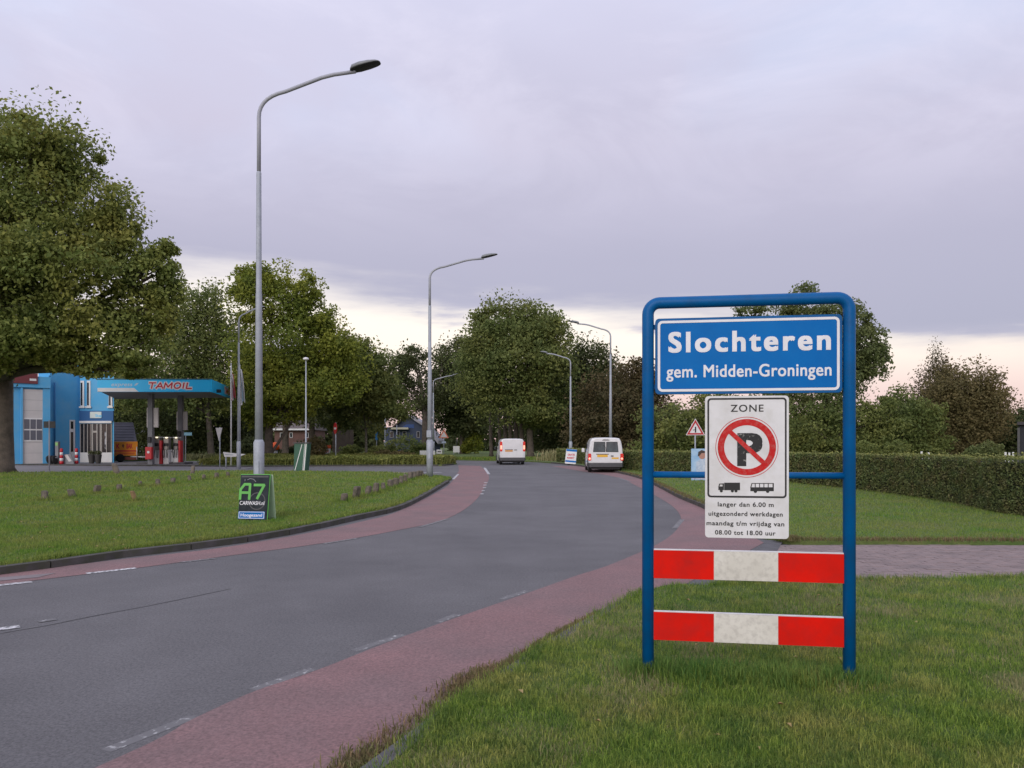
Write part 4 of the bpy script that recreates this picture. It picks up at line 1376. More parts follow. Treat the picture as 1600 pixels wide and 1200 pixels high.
# ================================================================== VANS
def van(label, x, y, rz, caddy):
    root = empty('van', (x, y, 0.004), rz)
    tag(root, label, 'van')
    W, H, Ln = (1.78, 1.80, 4.4)
    gc = 0.20
    # stations from the rear (y=0) to the front: (y, half width scale, bottom, roof)
    st = [(0.00, 0.93, 0.42, 0.965), (0.035, 0.975, 0.34, 0.99), (0.14, 1.0, 0.28, 1.0), (1.2, 1.0, gc, 1.005), (2.3, 1.0, gc, 1.0), (2.85, 1.0, gc, 0.97), (3.45, 0.98, gc, 0.62), (4.1, 0.93, gc, 0.53), (4.35, 0.80, 0.3, 0.40)]

    def sec(ws, zb_, zr):
        top = H * zr
        hw = W / 2 * ws
        zz = [zb_, zb_ + 0.05, 0.75 if top > 1.2 else (zb_ + top) / 2]
        pts_ = [(-hw * 0.90, zb_), (-hw * 0.985, zb_ + 0.08), (-hw, min(0.80, (zb_ + top) * 0.55)), (-hw * 0.975, zb_ + (top - zb_) * 0.62), (-hw * 0.90, zb_ + (top - zb_) * 0.86), (-hw * 0.855, top - 0.10 * (zr > 0.9) - 0.02),
                (-hw * 0.78, top - 0.035), (-hw * 0.60, top - 0.006), (0, top + 0.008)]
        return pts_ + [(-p[0], p[1]) for p in pts_[:-1]][::-1]
    vs_, fs = [], []
    ns = None
    for (yy, ws, zb_, zr) in st:
        s_ = sec(ws, zb_, zr)
        ns = len(s_)
        vs_ += [(p[0], yy, p[1]) for p in s_]
    for i in range(len(st) - 1):
        for k_ in range(ns):
            a, b = i * ns + k_, i * ns + (k_ + 1) % ns
            fs.append((a, b, b + ns, a + ns))
    fs.append(tuple(range(ns))[::-1]); fs.append(tuple((len(st) - 1) * ns + k_ for k_ in range(ns)))
    body = MB().add(vs_, fs, False)
    bo = body.build('body', M_vanwhite, root, bevel=0.018)
    for p in bo.data.polygons: p.use_smooth = True
    try:
        bo.data.set_sharp_from_angle(angle=R(35))
    except Exception: pass
    # rear bumper
    bz = 0.40
    vsb = MB()
    vsb.prism_xy([(-W * .49, 0.50), (-W * .505, 0.10), (-W * .47, -0.05), (-W * .2, -0.075), (W * .2, -0.075), (W * .47, -0.05), (W * .505, 0.10), (W * .49, 0.50)], 0.28, 0.50)
    vsb.build('bumper', M_bumper, root, bevel=0.025)
    MB().box((0.25, 0.3, 0.20), (0.45, 0.16, 0.14)).build('exhaust_silencer', M_black, root, bevel=0.03)
    MB().box((0, 1.95, 0.23), (W * 0.84, 3.7, 0.12)).build('underbody_shade', M_black, root)  # underside widened into a full-length black box to deepen the shade beneath
    # wheels
    for wx in (-W / 2 + 0.12, W / 2 - 0.12):
        for wy in (0.82, 3.55):
            w_ = MB()
            prof = [(0.20, -0.10), (0.29, -0.10), (0.315, -0.07), (0.32, 0), (0.315, 0.07), (0.29, 0.10), (0.20, 0.10)]
            w_.lathe(prof, (0, 0, 0), 20)
            rot = Matrix.Rotation(R(90), 3, 'Y')
            w_.v = [tuple(rot @ Vector(v)) for v in w_.v]
            wh = w_.build('wheel', M_rubber, root, loc=(wx, wy, 0.32))
            rm = MB().lathe([(0.19, -0.104), (0.19, 0.104)], (0, 0, 0), 16)
            rm.v = [tuple(rot @ Vector(v)) for v in rm.v]
            rm.build('rim', M_rim, wh)
        # dark arch
        for wy in (0.82, 3.55):
            ac = MB()
            sgn = -1 if wx < 0 else 1
            arc = [(0.36 * math.cos(R(a)), 0.36 * math.sin(R(a))) for a in range(-8, 189, 14)]
            vv_ = [(sgn * (W / 2 * 0.93), wy + p[0], 0.34 + p[1]) for p in arc] + [(sgn * (W / 2 + 0.004), wy + p[0], 0.34 + p[1]) for p in arc]
            na = len(arc)
            ac.add(vv_, [(i, i + 1, i + 1 + na, i + na) for i in range(na - 1)] + [tuple(range(na)), tuple(range(na, 2 * na))])
            ac.build('wheel_arch', M_black, root)
    # rear face details (y just behind the tail, -y)
    def rp(pts_, y0, y1, m_, nm, par=root, bev=0.0): return MB().prism_xz(pts_, y0, y1).build(nm, m_, par, bevel=bev)
    def lean(z): return 0.0
    if caddy:
        door_y = -0.006
        for sgn, x0_, x1_ in ((-1, -0.74, -0.006), (1, 0.006, 0.74)):
            dr = rp(rrect(x0_, 0.52, x1_, 1.66, 0.06), -0.010, 0.03, M_vanwhite, 'rear_door', bev=0.004)
            wx0, wx1 = (x0_ + 0.16, -0.045) if sgn < 0 else (0.045, x1_ - 0.16)
            tp = 0.0
            out_ = [(wx0 - (0.05 if sgn < 0 else 0), 1.08), (wx1 + (0.05 if sgn > 0 else 0), 1.08), (wx1, 1.56), (wx0, 1.56)]
            out_ = [(min(a_[0], a_[0]), a_[1]) for a_ in out_]
            sl_ = MB().prism_xz([(out_[0][0] - .025, 1.055), (out_[1][0] + .025, 1.055), (out_[2][0] + .02, 1.585), (out_[3][0] - .02, 1.585)], -0.013, -0.009).build('window_seal', M_black, dr)
            rp(out_, -0.018, -0.0135, M_glasslight, 'window', dr)
        rp([(-0.44, 0.80), (0.10, 0.80), (0.10, 0.92), (-0.44, 0.92)], -0.018, -0.011, M_plate, 'number_plate', bev=0.002)
        rp([(-0.50, 0.93), (0.16, 0.93), (0.16, 0.965), (-0.50, 0.965)], -0.016, -0.011, M_black, 'plate_lamp_strip')
        rp([(0.30, 0.70), (0.66, 0.70), (0.66, 0.785), (0.30, 0.785)], -0.013, -0.0105, M_plate, 'yellow_sticker')
        rp(rrect(0.26, 0.83, 0.40, 0.88, .02), -0.03, -0.0105, M_black, 'door_handle')
        lx = ((-0.905, -0.745), (0.745, 0.905))
        for a_, b_ in lx:
            tl = rp(rrect(a_, 0.62, b_, 0.98, 0.05), -0.016, 0.10, M_tail, 'tail_lamp', bev=0.008)
            rp(circ((a_ + b_) / 2, 0.72, 0.055, 16), -0.022, -0.017, M_taillit, 'lit_bulb', tl)
        rp([(-0.2, 1.66), (0.2, 1.66), (0.12, 1.70), (-0.12, 1.70)], -0.02, 0.03, M_black, 'high_brake_lamp')
        MB().tube([(0.012, -0.02, 1.08), (0.0, -0.03, 1.30), (-0.16, -0.03, 1.42)], 0.008, 6).build('wiper', M_black, root)
    else:
        for sgn, x0_, x1_ in ((-1, -0.70, 0.02), (1, 0.030, 0.70)):
            dr = rp(rrect(x0_, 0.50, x1_, 1.70, 0.05), -0.010, 0.03, M_vanwhite, 'rear_door', bev=0.006)
            rp(rrect(x0_ + 0.08, 1.14, x1_ - 0.08, 1.58, 0.05), -0.016, -0.0105, M_vanwhite, 'pressed_panel', dr, bev=0.003)
        rp([(-0.52, 0.90), (0.0, 0.90), (0.0, 1.01), (-0.52, 1.01)], -0.018, -0.011, pm('plate_amber', (0.62, 0.30, 0.10), rough=0.5), 'number_plate')
        rp([(-0.54, 1.02), (0.02, 1.02), (0.02, 1.06), (-0.54, 1.06)], -0.02, -0.011, M_bumper, 'plate_lamp_strip')
        rp(rrect(0.10, 1.00, 0.30, 1.045, .02), -0.03, -0.0105, M_black, 'door_handle')
        for a_, b_ in ((-0.87, -0.715), (0.715, 0.87)):
            tl = rp(rrect(a_, 0.92, b_, 1.60, 0.05), -0.016, 0.12, M_tail, 'tail_lamp', bev=0.008)
            rp(rrect(a_ + .02, 1.06, b_ - .02, 1.34, .03), -0.022, -0.017, M_taillit, 'lit_bulb', tl)
    # side window and mirrors
    for sgn in (-1, 1):
        mi = MB().box((sgn * (W / 2 + 0.13), 2.95, 1.12), (0.16, 0.10, 0.22)).build('mirror', M_black if not caddy else M_vanwhite, root, bevel=0.03)
        MB().box((sgn * (W / 2 + 0.04), 2.97, 1.04), (0.12, 0.05, 0.05)).build('mirror_arm', M_black, mi)
        MB().box((sgn * (W / 2 - 0.035), 2.35, 1.28), (0.05, 0.85, 0.36)).build('side_window', M_glass, root, bevel=0.02)
    return root


van('white delivery van driving away on the left, closed rear doors without windows', X(801, 53.0), 53.0, R(5), False)
van('white van with two rear windows at the right side of the road', X(946.5, 39.6), 39.6, R(-2.5), True)


# ================================================================== PETROL STATION
M_wallblue = pm('blue_render', (0.075, 0.360, 0.64), (0.110, 0.400, 0.68), scale=0.5, rough=0.85, c3=(0.16, 0.40, 0.60), scale3=1.2, f3=0.6)
M_fasciablue = pm('dark_blue_fascia', (0.012, 0.10, 0.28), rough=0.6)
M_canopyblue = pm('canopy_blue', (0.015, 0.50, 0.88), (0.018, 0.46, 0.84), scale=0.8, rough=0.4)
M_white = pm('white_paint', (0.72, 0.72, 0.72), (0.64, 0.64, 0.63), scale=2, rough=0.5)
M_offwhite = pm('offwhite_panel', (0.58, 0.55, 0.54), (0.52, 0.50, 0.49), scale=1.5, rough=0.6)
M_canopyunder = pm('canopy_soffit', (0.30, 0.29, 0.28), (0.25, 0.24, 0.235), scale=1, rough=0.8)
M_colgrey = pm('column_grey', (0.20, 0.205, 0.225), (0.16, 0.165, 0.18), scale=2, rough=0.6)
M_darkred = pm('dark_red_sign', (0.16, 0.035, 0.04), rough=0.6)
M_redpaint = pm('red_paint', (0.55, 0.015, 0.025), (0.45, 0.015, 0.025), scale=3, rough=0.45)
M_tred = pm('letter_red', (0.52, 0.012, 0.03), rough=0.5)
M_steelgrey = pm('pump_steel', (0.30, 0.28, 0.26), (0.2, 0.19, 0.18), scale=5, rough=0.4, metallic=0.3)
M_amberlamp = pm('pump_lamp', (0.9, 0.8, 0.6), emit=(1.0, 0.82, 0.55), es=1.6)

# building: workshop bay and shop, facade running away from the road side
bd = 56.5
bld = empty('petrol_shop', (X(100, bd), bd, 0.005))
tag(bld, 'blue rendered workshop and shop building of the petrol station with tall white roller door', 'building')
BX, BY = bld.location.x, bld.location.y


def bp(px, d): return (X(px, d) - BX, d - BY)


def zz_(py, d): return Z(py, d) - 0.005


# footprints
w1a, w1b = bp(-12, 53.4), bp(78, 55.8)         # bay front
w2a, w2b = bp(78, 56.6), bp(125, 58.6)         # recessed wall
w3a, w3b = bp(125, 58.3), bp(178, 58.3)        # shop front


def wall_block(name, a, b, depth, z1, m, z0=-0.05, parent=bld, bev=0.0):
    a, b = Vector(a), Vector(b)
    n = Vector((-0.53, 0.85))            # the side walls run back along the plot line
    return MB().prism_xy([a, b, b + n * depth, a + n * depth], z0, z1).build(name, m, parent, bevel=bev)


hA = zz_(590, 55.8)
wb = wall_block('bay_wall', w1a, w1b, 6.0, hA, M_wallblue)
hB = zz_(585, 58)
wall_block('wall', w2a, w2b, 6.0, zz_(576, 57.5), M_wallblue)
hC = zz_(583, 58.3)
wall_block('shop_wall', w3a, w3b, 7.0, zz_(580, 58.3), M_wallblue)
# stepped gable parapet over the two walls
for x0_, x1_, yt in ((60, 72, 571), (72, 88, 569), (88, 124, 563), (124, 150, 570), (150, 176, 577)):
    a = bp(x0_, 58.9); b = bp(x1_, 58.9)
    wall_block('gable_step', a, b, 0.35, zz_(yt, 58.9), M_wallblue, z0=zz_(600, 58.9))
    wall_block('coping', (a[0] - .03, a[1] - 0.04), (b[0] + .03, b[1] - 0.04), 0.45, zz_(yt, 58.9) + 0.07, pm('light_blue_coping', (0.22, 0.45, 0.62), rough=0.7), z0=zz_(yt, 58.9) + 0.002)


def on_wall(a, b, xa, xb, z0, z1, off, th, name, m, parent=bld, bev=0.0):
    """panel on the wall a-b between photo columns xa..xb (fractions 0..1)"""
    a, b = Vector(a), Vector(b)
    d = (b - a); L_ = d.length; d.normalize(); n = Vector((d.y, -d.x))
    p, q_ = a + d * xa * L_, a + d * xb * L_
    o_ = n * off
    return MB().prism_xy([p + o_ + n * th, q_ + o_ + n * th, q_ + o_, p + o_], z0, z1).build(name, m, parent, bevel=bev)


def fr(a_px, x0, x1): return (a_px - x0) / (x1 - x0)


# bay: pilasters, roller door with window rows
dz1, dz0 = zz_(608, 54.8), 0.02
f0, f1 = fr(34, -12, 78), fr(66, -12, 78)
door = on_wall(w1a, w1b, f0, f1, dz0, dz1, 0.01, 0.05, 'roller_door', M_offwhite)
for r_ in range(6):
    z_ = dz0 + (dz1 - dz0) * (r_ + 1) / 7
    on_wall(w1a, w1b, f0, f1, z_ - 0.012, z_ + 0.012, 0.06, 0.006, 'panel_joint', pm('joint_grey', (0.36, 0.35, 0.35), rough=0.7), door)
wz0, wz1 = zz_(688.5, 54.8), zz_(654, 54.8)
on_wall(w1a, w1b, f0 + (f1 - f0) * .04, f1 - (f1 - f0) * .02, wz0 - .05, wz1 + .05, 0.061, 0.02, 'window_frame', M_white, door)
for i in range(3):
    for j in range(2):
        fa = f0 + (f1 - f0) * (0.07 + i * 0.31); fb = fa + (f1 - f0) * 0.27
        za = wz0 + (wz1 - wz0) * (j * 0.5 + 0.03); zb2 = za + (wz1 - wz0) * 0.44
        on_wall(w1a, w1b, fa, fb, za, zb2, 0.082, 0.012, 'pane', pm('bay_glass', (0.10, 0.11, 0.14), rough=0.15), door)
on_wall(w1a, w1b, f0 - 0.035, f0 - 0.001, dz0, dz1 + 0.1, 0.002, 0.16, 'pilaster', M_wallblue)
on_wall(w1a, w1b, f1 + 0.001, 1.0, dz0, dz1 + 0.1, 0.002, 0.12, 'pilaster', M_wallblue)
on_wall(w1a, w1b, 0.0, 1.0, dz1 + 0.12, hA + 0.02, 0.002, 0.20, 'lintel_band', M_wallblue)
s0 = on_wall(w1a, w1b, fr(8, -12, 78), fr(57, -12, 78), zz_(599, 54.5), zz_(583, 54.5), 0.204, 0.08, 'workshop_sign', M_darkred, bev=0.01)
on_wall(w1a, w1b, fr(8, -12, 78), fr(57, -12, 78), zz_(583, 54.5) + 0.002, zz_(573, 54.5), 0.204, 0.06, 'sign_top_panel', pm('grey_sign', (0.35, 0.34, 0.36), (0.5, 0.48, 0.5), scale=1.5, rough=0.6))
on_wall(w1a, w1b, fr(44, -12, 78), fr(54.5, -12, 78), zz_(594.5, 54.5), zz_(591, 54.5), 0.286, 0.006, 'sign_lettering_bar', M_white, s0)
sd0 = on_wall(w1a, w1b, fr(1, -12, 78), fr(13, -12, 78), 0.02, zz_(638, 54), 0.01, 0.05, 'side_door', M_white)
# drain pipes and narrow door on the recessed wall
for px_ in (77.5, 85.5):
    p_ = bp(px_, 56.3 if px_ < 80 else 56.75)
    MB().tube([(p_[0], p_[1], 0), (p_[0], p_[1], zz_(597 if px_ > 80 else 587, 56.4))], 0.06, 8).build('drain_pipe', pm('pipe_blue', (0.02, 0.15, 0.34), rough=0.6), bld)
nd = on_wall(w2a, w2b, fr(108, 78, 125), fr(116.5, 78, 125), 0.02, zz_(656, 58), 0.004, 0.05, 'narrow_door', M_white)
on_wall(w2a, w2b, fr(109.5, 78, 125), fr(113.5, 78, 125), zz_(706, 58), zz_(675, 58), 0.056, 0.01, 'pane', M_glass, nd)
on_wall(w2a, w2b, fr(109.5, 78, 125), fr(113.5, 78, 125), zz_(670, 58), zz_(658.5, 58), 0.056, 0.01, 'pane', M_glass, nd)
# shop front
sf = on_wall(w3a, w3b, 0.01, 0.955, zz_(660, 58.3) - .06, zz_(659, 58.3) + 0.06, 0.002, 0.14, 'window_head', M_white)
on_wall(w3a, w3b, 0.0, 1.0, zz_(658, 58.3), zz_(642, 58.3), 0.004, 0.10, 'fascia', M_fasciablue)
sg = on_wall(w3a, w3b, fr(142, 125, 178), fr(160, 125, 178), zz_(653.5, 58.3), zz_(643.5, 58.3), 0.106, 0.04, 'shop_sign', pm('shop_sign_white', (0.66, 0.72, 0.68), (0.58, 0.66, 0.64), scale=6, rough=0.5), bev=0.03)
xa_, xb_ = bp(149, 58.15)[0], bp(159, 58.15)[0]
l_ = lettering('Shop', xa_, xb_, zz_(651.5, 58.15), 0.22, w3a[1] - 0.148, M_canopyblue, bld, bold=0.02)
l_.parent = sg
for fa, fb, nm in ((0.01, 0.36, 'a'), (0.40, 0.62, 'b'), (0.64, 0.955, 'c')):
    st0 = zz_(707, 58.3)
    if nm != 'b':
        on_wall(w3a, w3b, fa, fb, 0.02, st0, 0.002, 0.06, 'white_plinth', M_white)
        gl = on_wall(w3a, w3b, fa, fb, st0 + .002, zz_(661, 58.3) - .06, 0.002, 0.02, 'shop_window', pm('shop_glass', (0.018, 0.016, 0.016), (0.05, 0.045, 0.045), scale=3, rough=0.1, spec=0.7))
        nb = 4 if nm == 'a' else 3
        for i in range(nb):
            f_ = fa + (fb - fa - 0.03) * i / (nb - 1)
            on_wall(w3a, w3b, f_, f_ + 0.020, st0, zz_(661, 58.3) - .06, 0.023, 0.04, 'mullion', pm('cream_frame', (0.40, 0.37, 0.34), rough=0.6), gl)
        if nm == 'c':
            on_wall(w3a, w3b, 0.735, 0.80, zz_(702, 58.3), zz_(674, 58.3), 0.024, 0.012, 'poster', pm('grey_poster', (0.40, 0.40, 0.42), (0.06, 0.06, 0.07), scale=3.2, rough=0.6, lo=0.45, hi=0.55), gl)
    else:
        gd = on_wall(w3a, w3b, fa, fb, 0.02, zz_(661, 58.3) - .06, 0.002, 0.02, 'entrance_door', M_glass)
        for f_ in (0.37, 0.50, 0.60):
            on_wall(w3a, w3b, f_, f_ + 0.03, 0.02, zz_(661, 58.3) - .06, 0.023, 0.05, 'door_post', pm('cream_frame', (0.50, 0.46, 0.42), rough=0.6), gd)
        on_wall(w3a, w3b, 0.40, 0.50, zz_(676, 58.3), zz_(673, 58.3), 0.023, 0.05, 'door_transom', pm('cream_frame', (0.5, 0.46, 0.42), rough=0.6), gd)
for px_ in (129, 139, 173):
    fa, fb = fr(px_ - 2.8, 125, 178), fr(px_ + 2.8, 125, 178)
    wf = on_wall(w3a, w3b, fa, fb, zz_(636, 58.3), zz_(595, 58.3), 0.002, 0.05, 'window', M_white)
    on_wall(w3a, w3b, fa + 0.008, fb - 0.045, zz_(633.5, 58.3), zz_(598, 58.3), 0.053, 0.008, 'pane', M_glass, wf)
    on_wall(w3a, w3b, fa - 0.03, fb + 0.03, zz_(637.5, 58.3), zz_(635, 58.3), 0.002, 0.12, 'sill', M_white, wf)

# canopy
C1, C2, C3, C4 = (X(152, 51), 51.0), (X(331, 51), 51.0), (X(361, 58.5), 58.5), (X(180, 60.5), 60.5)
can = empty('canopy', (C1[0], C1[1], 0.0))
tag(can, 'petrol station canopy on grey columns with blue fascia and red lettering', 'canopy')
cz0, cz1 = Z(612.5, 51), Z(593, 51)
loc = lambda p: (p[0] - C1[0], p[1] - C1[1])
c1, c2, c3, c4 = map(loc, (C1, C2, C3, C4))


def offs(a, b, t): return (a[0] + (b[0] - a[0]) * t, a[1] + (b[1] - a[1]) * t)


MB().prism_xy([(c1[0] + .1, c1[1] + .1), (c2[0] - .1, c2[1] + .1), (c3[0] - .1, c3[1] - .1), (c4[0] + .1, c4[1] - .1)], cz0 + 0.05, cz1 - 0.06).build('roof', M_canopyunder, can)
ff_ = MB().box(((c1[0] + c2[0]) / 2, 0.04, (cz0 + cz1) / 2), (c2[0] - c1[0], 0.08, cz1 - cz0)).build('front_fascia', M_canopyblue, can, bevel=0.02)
d_ = Vector(c3) - Vector(c2); n_ = Vector((d_.y, -d_.x)).normalized()
a_, b_ = Vector(c2) + n_ * -0.0, Vector(c3)
MB().prism_xy([a_ + n_ * 0.002, b_ + n_ * 0.002, b_ - n_ * 0.08, a_ - n_ * 0.08 + d_.normalized() * 0.0], cz0, cz1).build('side_fascia', M_canopyblue, can)
# rolled white edge on top
MB().box(((c1[0] + c2[0]) / 2, 0.04, cz1 + 0.025), (c2[0] - c1[0], 0.12, 0.05)).build('top_trim', pm('trim_dark', (0.04, 0.12, 0.2), rough=0.5), can)
# white stripe at the lower left
MB().prism_xz([(0.02, cz0 + 0.02), (X(213, 51) - C1[0] + 0.15, cz0 + 0.02), (X(213, 51) - C1[0] - 0.15, cz0 + 0.27), (0.02, cz0 + 0.27)], -0.012, -0.001).build('white_stripe', M_white, ff_)
lx0, lx1 = X(231, 51) - C1[0], X(302, 51) - C1[0]
zb_ = Z(608, 51); cap_ = Z(597.5, 51) - Z(608, 51)


def strokes(pl_, w_, y0, y1, m, nm, par):
    mb_ = MB()
    for ln in pl_:
        for p, q in zip(ln[:-1], ln[1:]):
            p, q = Vector(p), Vector(q); d = (q - p).normalized(); n = Vector((-d.y, d.x)) * w_ / 2
            e = d * w_ * 0.25
            mb_.prism_xz([tuple(p - e - n), tuple(q + e - n), tuple(q + e + n), tuple(p - e + n)], y0, y1)
            y0 -= 0.0001
    return mb_.build(nm, m, par)


def tamoil(x0, x1, z0, z1, y, par):
    """wide slanted capitals drawn as strokes: white outline, red core"""
    h_ = z1 - z0; wd = (x1 - x0) / 6.1
    sh = 0.22 * h_
    o_ = [(a * 0.9, b) for a, b in circ(0.5, 0.5, 0.48, 16, 0.46)]
    gl = {'T': [[(0.0, 1), (0.9, 1)], [(0.45, 1), (0.45, 0)]], 'A': [[(0.0, 0), (0.45, 1), (0.9, 0)], [(0.18, 0.32), (0.72, 0.32)]],
          'M': [[(0.0, 0), (0.05, 1), (0.5, 0.25), (0.95, 1), (1.0, 0)]], 'O': [o_ + [o_[0]]], 'I': [[(0.15, 0), (0.15, 1)]], 'L': [[(0.05, 1), (0.05, 0), (0.75, 0)]]}
    adv = {'T': 1.05, 'A': 1.08, 'M': 1.28, 'O': 1.12, 'I': 0.55, 'L': 0.9}
    out_ = []
    cx_ = 0.0
    tot = sum(adv[c] for c in 'TAMOIL') - 0.12
    for c in 'TAMOIL':
        for ln in gl[c]:
            out_.append([(x0 + (cx_ + a) / tot * (x1 - x0 - sh) + sh * b, z0 + b * h_) for a, b in ln])
        cx_ += adv[c]
    sw_ = h_ * 0.20
    strokes(out_, sw_ * 1.1 + 0.15, y - 0.004, y, M_white, 'lettering', par)
    strokes(out_, sw_ * 1.15, y - 0.012, y - 0.006, M_tred, 'lettering', par)


tamoil(lx0 + .02, lx1 - .02, zb_ + 0.05, zb_ + cap_ - 0.03, -0.001, ff_)
lettering('express', X(174, 51) - C1[0], X(207, 51) - C1[0], Z(603.5, 51), 0.27, -0.002, pm('letter_pale', (0.42, 0.58, 0.72), rough=0.5), ff_, bold=0.03, shear=0.25, spacing=1.1)
MB().prism_xz([(X(209, 51) - C1[0], Z(602.5, 51)), (X(213, 51) - C1[0], Z(602.5, 51)), (X(217, 51) - C1[0], Z(598.5, 51)), (X(213, 51) - C1[0], Z(598.5, 51))], -0.005, -0.001).build('lettering', MATS['letter_pale'], ff_)
# lettering on the side fascia
sfe = empty('side_lettering', (0, 0, 0), 0, can)
ang_ = math.atan2(d_.y, d_.x)
sfe.location = (c2[0] + n_.x * 0.004, c2[1] + n_.y * 0.004, 0)
sfe.rotation_euler = (0, 0, ang_)
Ls = d_.length
tamoil(Ls * 0.62, Ls * 0.985, cz0 + 0.24, cz0 + 0.62, -0.002, sfe)
MB().box((c2[0] + 0.12, 0.9, cz0 + 0.12), (0.25, 0.25, 0.22)).build('floodlight', M_black, can, bevel=0.02)
for (px_, d0, base, pan, yb) in ((236, 53.6, 0.0, (229, 247), (637, 668)), (282.5, 56.0, 0, (275.5, 292), (643, 672))):
    cx_ = X(px_, d0) - C1[0]; cy_ = d0 - C1[1]
    cl = MB().box((cx_, cy_, cz0 / 2 + 0.03), (0.34, 0.34, cz0 + 0.05)).build('column', M_colgrey, can, bevel=0.02)
    x0_, x1_ = X(pan[0], d0) - C1[0], X(pan[1], d0) - C1[0]
    z0_, z1_ = Z(yb[1], d0), Z(yb[0], d0)
    MB().box(((x0_ + x1_) / 2 + 0.03, cy_ + 0.02, (z0_ + z1_) / 2), (x1_ - x0_, 0.16, z1_ - z0_)).build('white_panel', M_offwhite, can, bevel=0.03)
    MB().box((cx_ - 0.02, cy_ - 0.24, Z(687 if px_ < 250 else 678, d0)), (0.26, 0.12, 0.38)).build('card_terminal', M_black, cl, bevel=0.02)


def pump(label, px, d, wpx, top, style):
    w_ = wpx / 1202 * d
    r_ = empty('fuel_pump', (X(px, d), d, 0.005))
    tag(r_, label, 'fuel pump', 'fuel pumps under the canopy')
    h_ = Z(top, d)
    MB().box((0, 0, 0.5), (w_, 0.5, 0.98)).build('cabinet', M_white, r_, bevel=0.02)
    MB().box((0, 0, 1.0 + (h_ - 1.1) / 2), (w_ * 0.96, 0.42, h_ - 1.12)).build('display_head', M_steelgrey, r_, bevel=0.02)
    MB().box((0, -0.215, 1.38), (w_ * 0.6, 0.02, 0.22)).build('display', M_black, r_)
    MB().box((0, 0, h_ - 0.04), (w_ * 1.1, 0.5, 0.09)).build('cap', M_white, r_, bevel=0.02)
    MB().box((0.05, -0.26, h_ - 0.05), (w_ * 0.35, 0.05, 0.08)).build('lamp', M_amberlamp, r_, bevel=0.01)
    sx = w_ / 2 + 0.07
    if style:
        MB().box((sx, 0, 0.85), (0.17, 0.44, 1.65)).build('red_side', M_redpaint, r_, bevel=0.02)
    for k_ in (-1, 1):
        hx = k_ * (w_ / 2 - 0.05)
        MB().tube([(hx, -0.27, 1.35), (hx + 0.05 * k_, -0.34, 0.9), (hx + 0.02, -0.36, 0.45), (hx - 0.06 * k_, -0.33, 0.5), (hx - 0.08 * k_, -0.27, 1.0)], 0.022, 6).build('hose', M_rubber, r_)
        MB().box((hx, -0.27, 1.38), (0.05, 0.09, 0.18)).build('nozzle', M_black, r_, bevel=0.01)
    return r_


pump('left fuel pump with white lower cabinet beside the front canopy column', 246.5, 54.2, 9, 682.5, True)
pump('middle fuel pump with white lower cabinet right of the red strip', 261.5, 54.4, 8.5, 683, False)
pump('right fuel pump with red side in front of the rear canopy column', 276.5, 54.8, 8, 683, True)
wb_ = empty('bin', (X(268, 56), 56, 0.005)); tag(wb_, 'white service cabinet between the middle and right fuel pumps', 'cabinet')
MB().box((0, 0, 0.5), (0.36, 0.4, 1.0)).build('case', M_white, wb_, bevel=0.02)
MB().box((0, -0.21, 0.88), (0.22, 0.02, 0.12)).build('opening', M_black, wb_)
rbn = empty('fire_extinguisher_box', (X(233.2, 53.2), 53.2, 0.35)); tag(rbn, 'red box hanging on the front canopy column', 'box')
MB().box((0, 0, 0.45), (0.46, 0.28, 0.86)).build('case', M_redpaint, rbn, bevel=0.04)
MB().prism_xz(circ(0.0, 0.52, 0.09, 16), -0.15, -0.142).build('white_mark', M_white, rbn)
pi = MB().box((X(258, 55), 55, 0.07), (3.4, 1.5, 0.13)).build('pump_island', M_gutter, bevel=0.03)
tag(pi, 'low concrete island under the fuel pumps', kind='structure')

# trailer with orange panel
td = 60.5
tr = empty('sales_trailer', (X(196, td), td, 0.005), R(26)); tag(tr, 'parked trailer with orange and yellow lettered side panel beside the shop', 'trailer')
x0_, x1_ = (X(176, td) - X(196, td)) * 0.9, (X(215, td) - X(196, td)) * 0.9
M_orange = pm('orange_panel', (0.80, 0.30, 0.015), (0.72, 0.25, 0.015), scale=2, rough=0.5)
pn = MB().box(((x0_ + x1_) / 2, 0, (Z(690, td) + Z(712, td)) / 2), (x1_ - x0_, 1.6, Z(690, td) - Z(712, td))).build('body', M_orange, tr, bevel=0.02)
MB().box(((x0_ + x1_) / 2, 0, Z(716, td)), (x1_ - x0_, 1.5, 0.24)).build('chassis', pm('rust_red', (0.20, 0.06, 0.045), rough=0.7), tr)
lettering('K', x0_ + 0.28, x0_ + 0.52, Z(701, td), 0.42, -0.803, M_tred, pn, bold=0.05)
lettering('BAK', x0_ + 0.98, x1_ - 0.35, Z(701, td), 0.42, -0.803, M_tred, pn, bold=0.05)
MB().prism_xz([(x0_ + .66, Z(697, td)), (x0_ + .74, Z(693.5, td)), (x0_ + .84, Z(696, td)), (x0_ + .78, Z(700, td))], -0.806, -0.803).build('small_mark', pm('mark_brown', (0.2, 0.06, 0.03), rough=0.6), pn)
MB().box(((x0_ + x1_) / 2, -0.804, Z(704.5, td)), (x1_ - x0_ - 0.1, 0.006, 0.10)).build('red_stripe', M_tred, pn)
MB().box(((x0_ + x1_) / 2, -0.804, Z(708.5, td)), (x1_ - x0_ - 0.4, 0.006, 0.16)).build('small_print_bar', pm('mark_orange', (0.62, 0.14, 0.02), rough=0.6), pn)
for wx in (-0.35,):
    wl = MB().lathe([(0.2, -.08), (0.31, -.08), (0.32, 0), (0.31, .08), (0.2, .08)], (0, 0, 0), 16)
    rot = Matrix.Rotation(R(90), 3, 'X'); wl.v = [tuple(rot @ Vector(v)) for v in wl.v]
    wl.build('wheel', M_rubber, tr, loc=(wx, -0.8, 0.32))
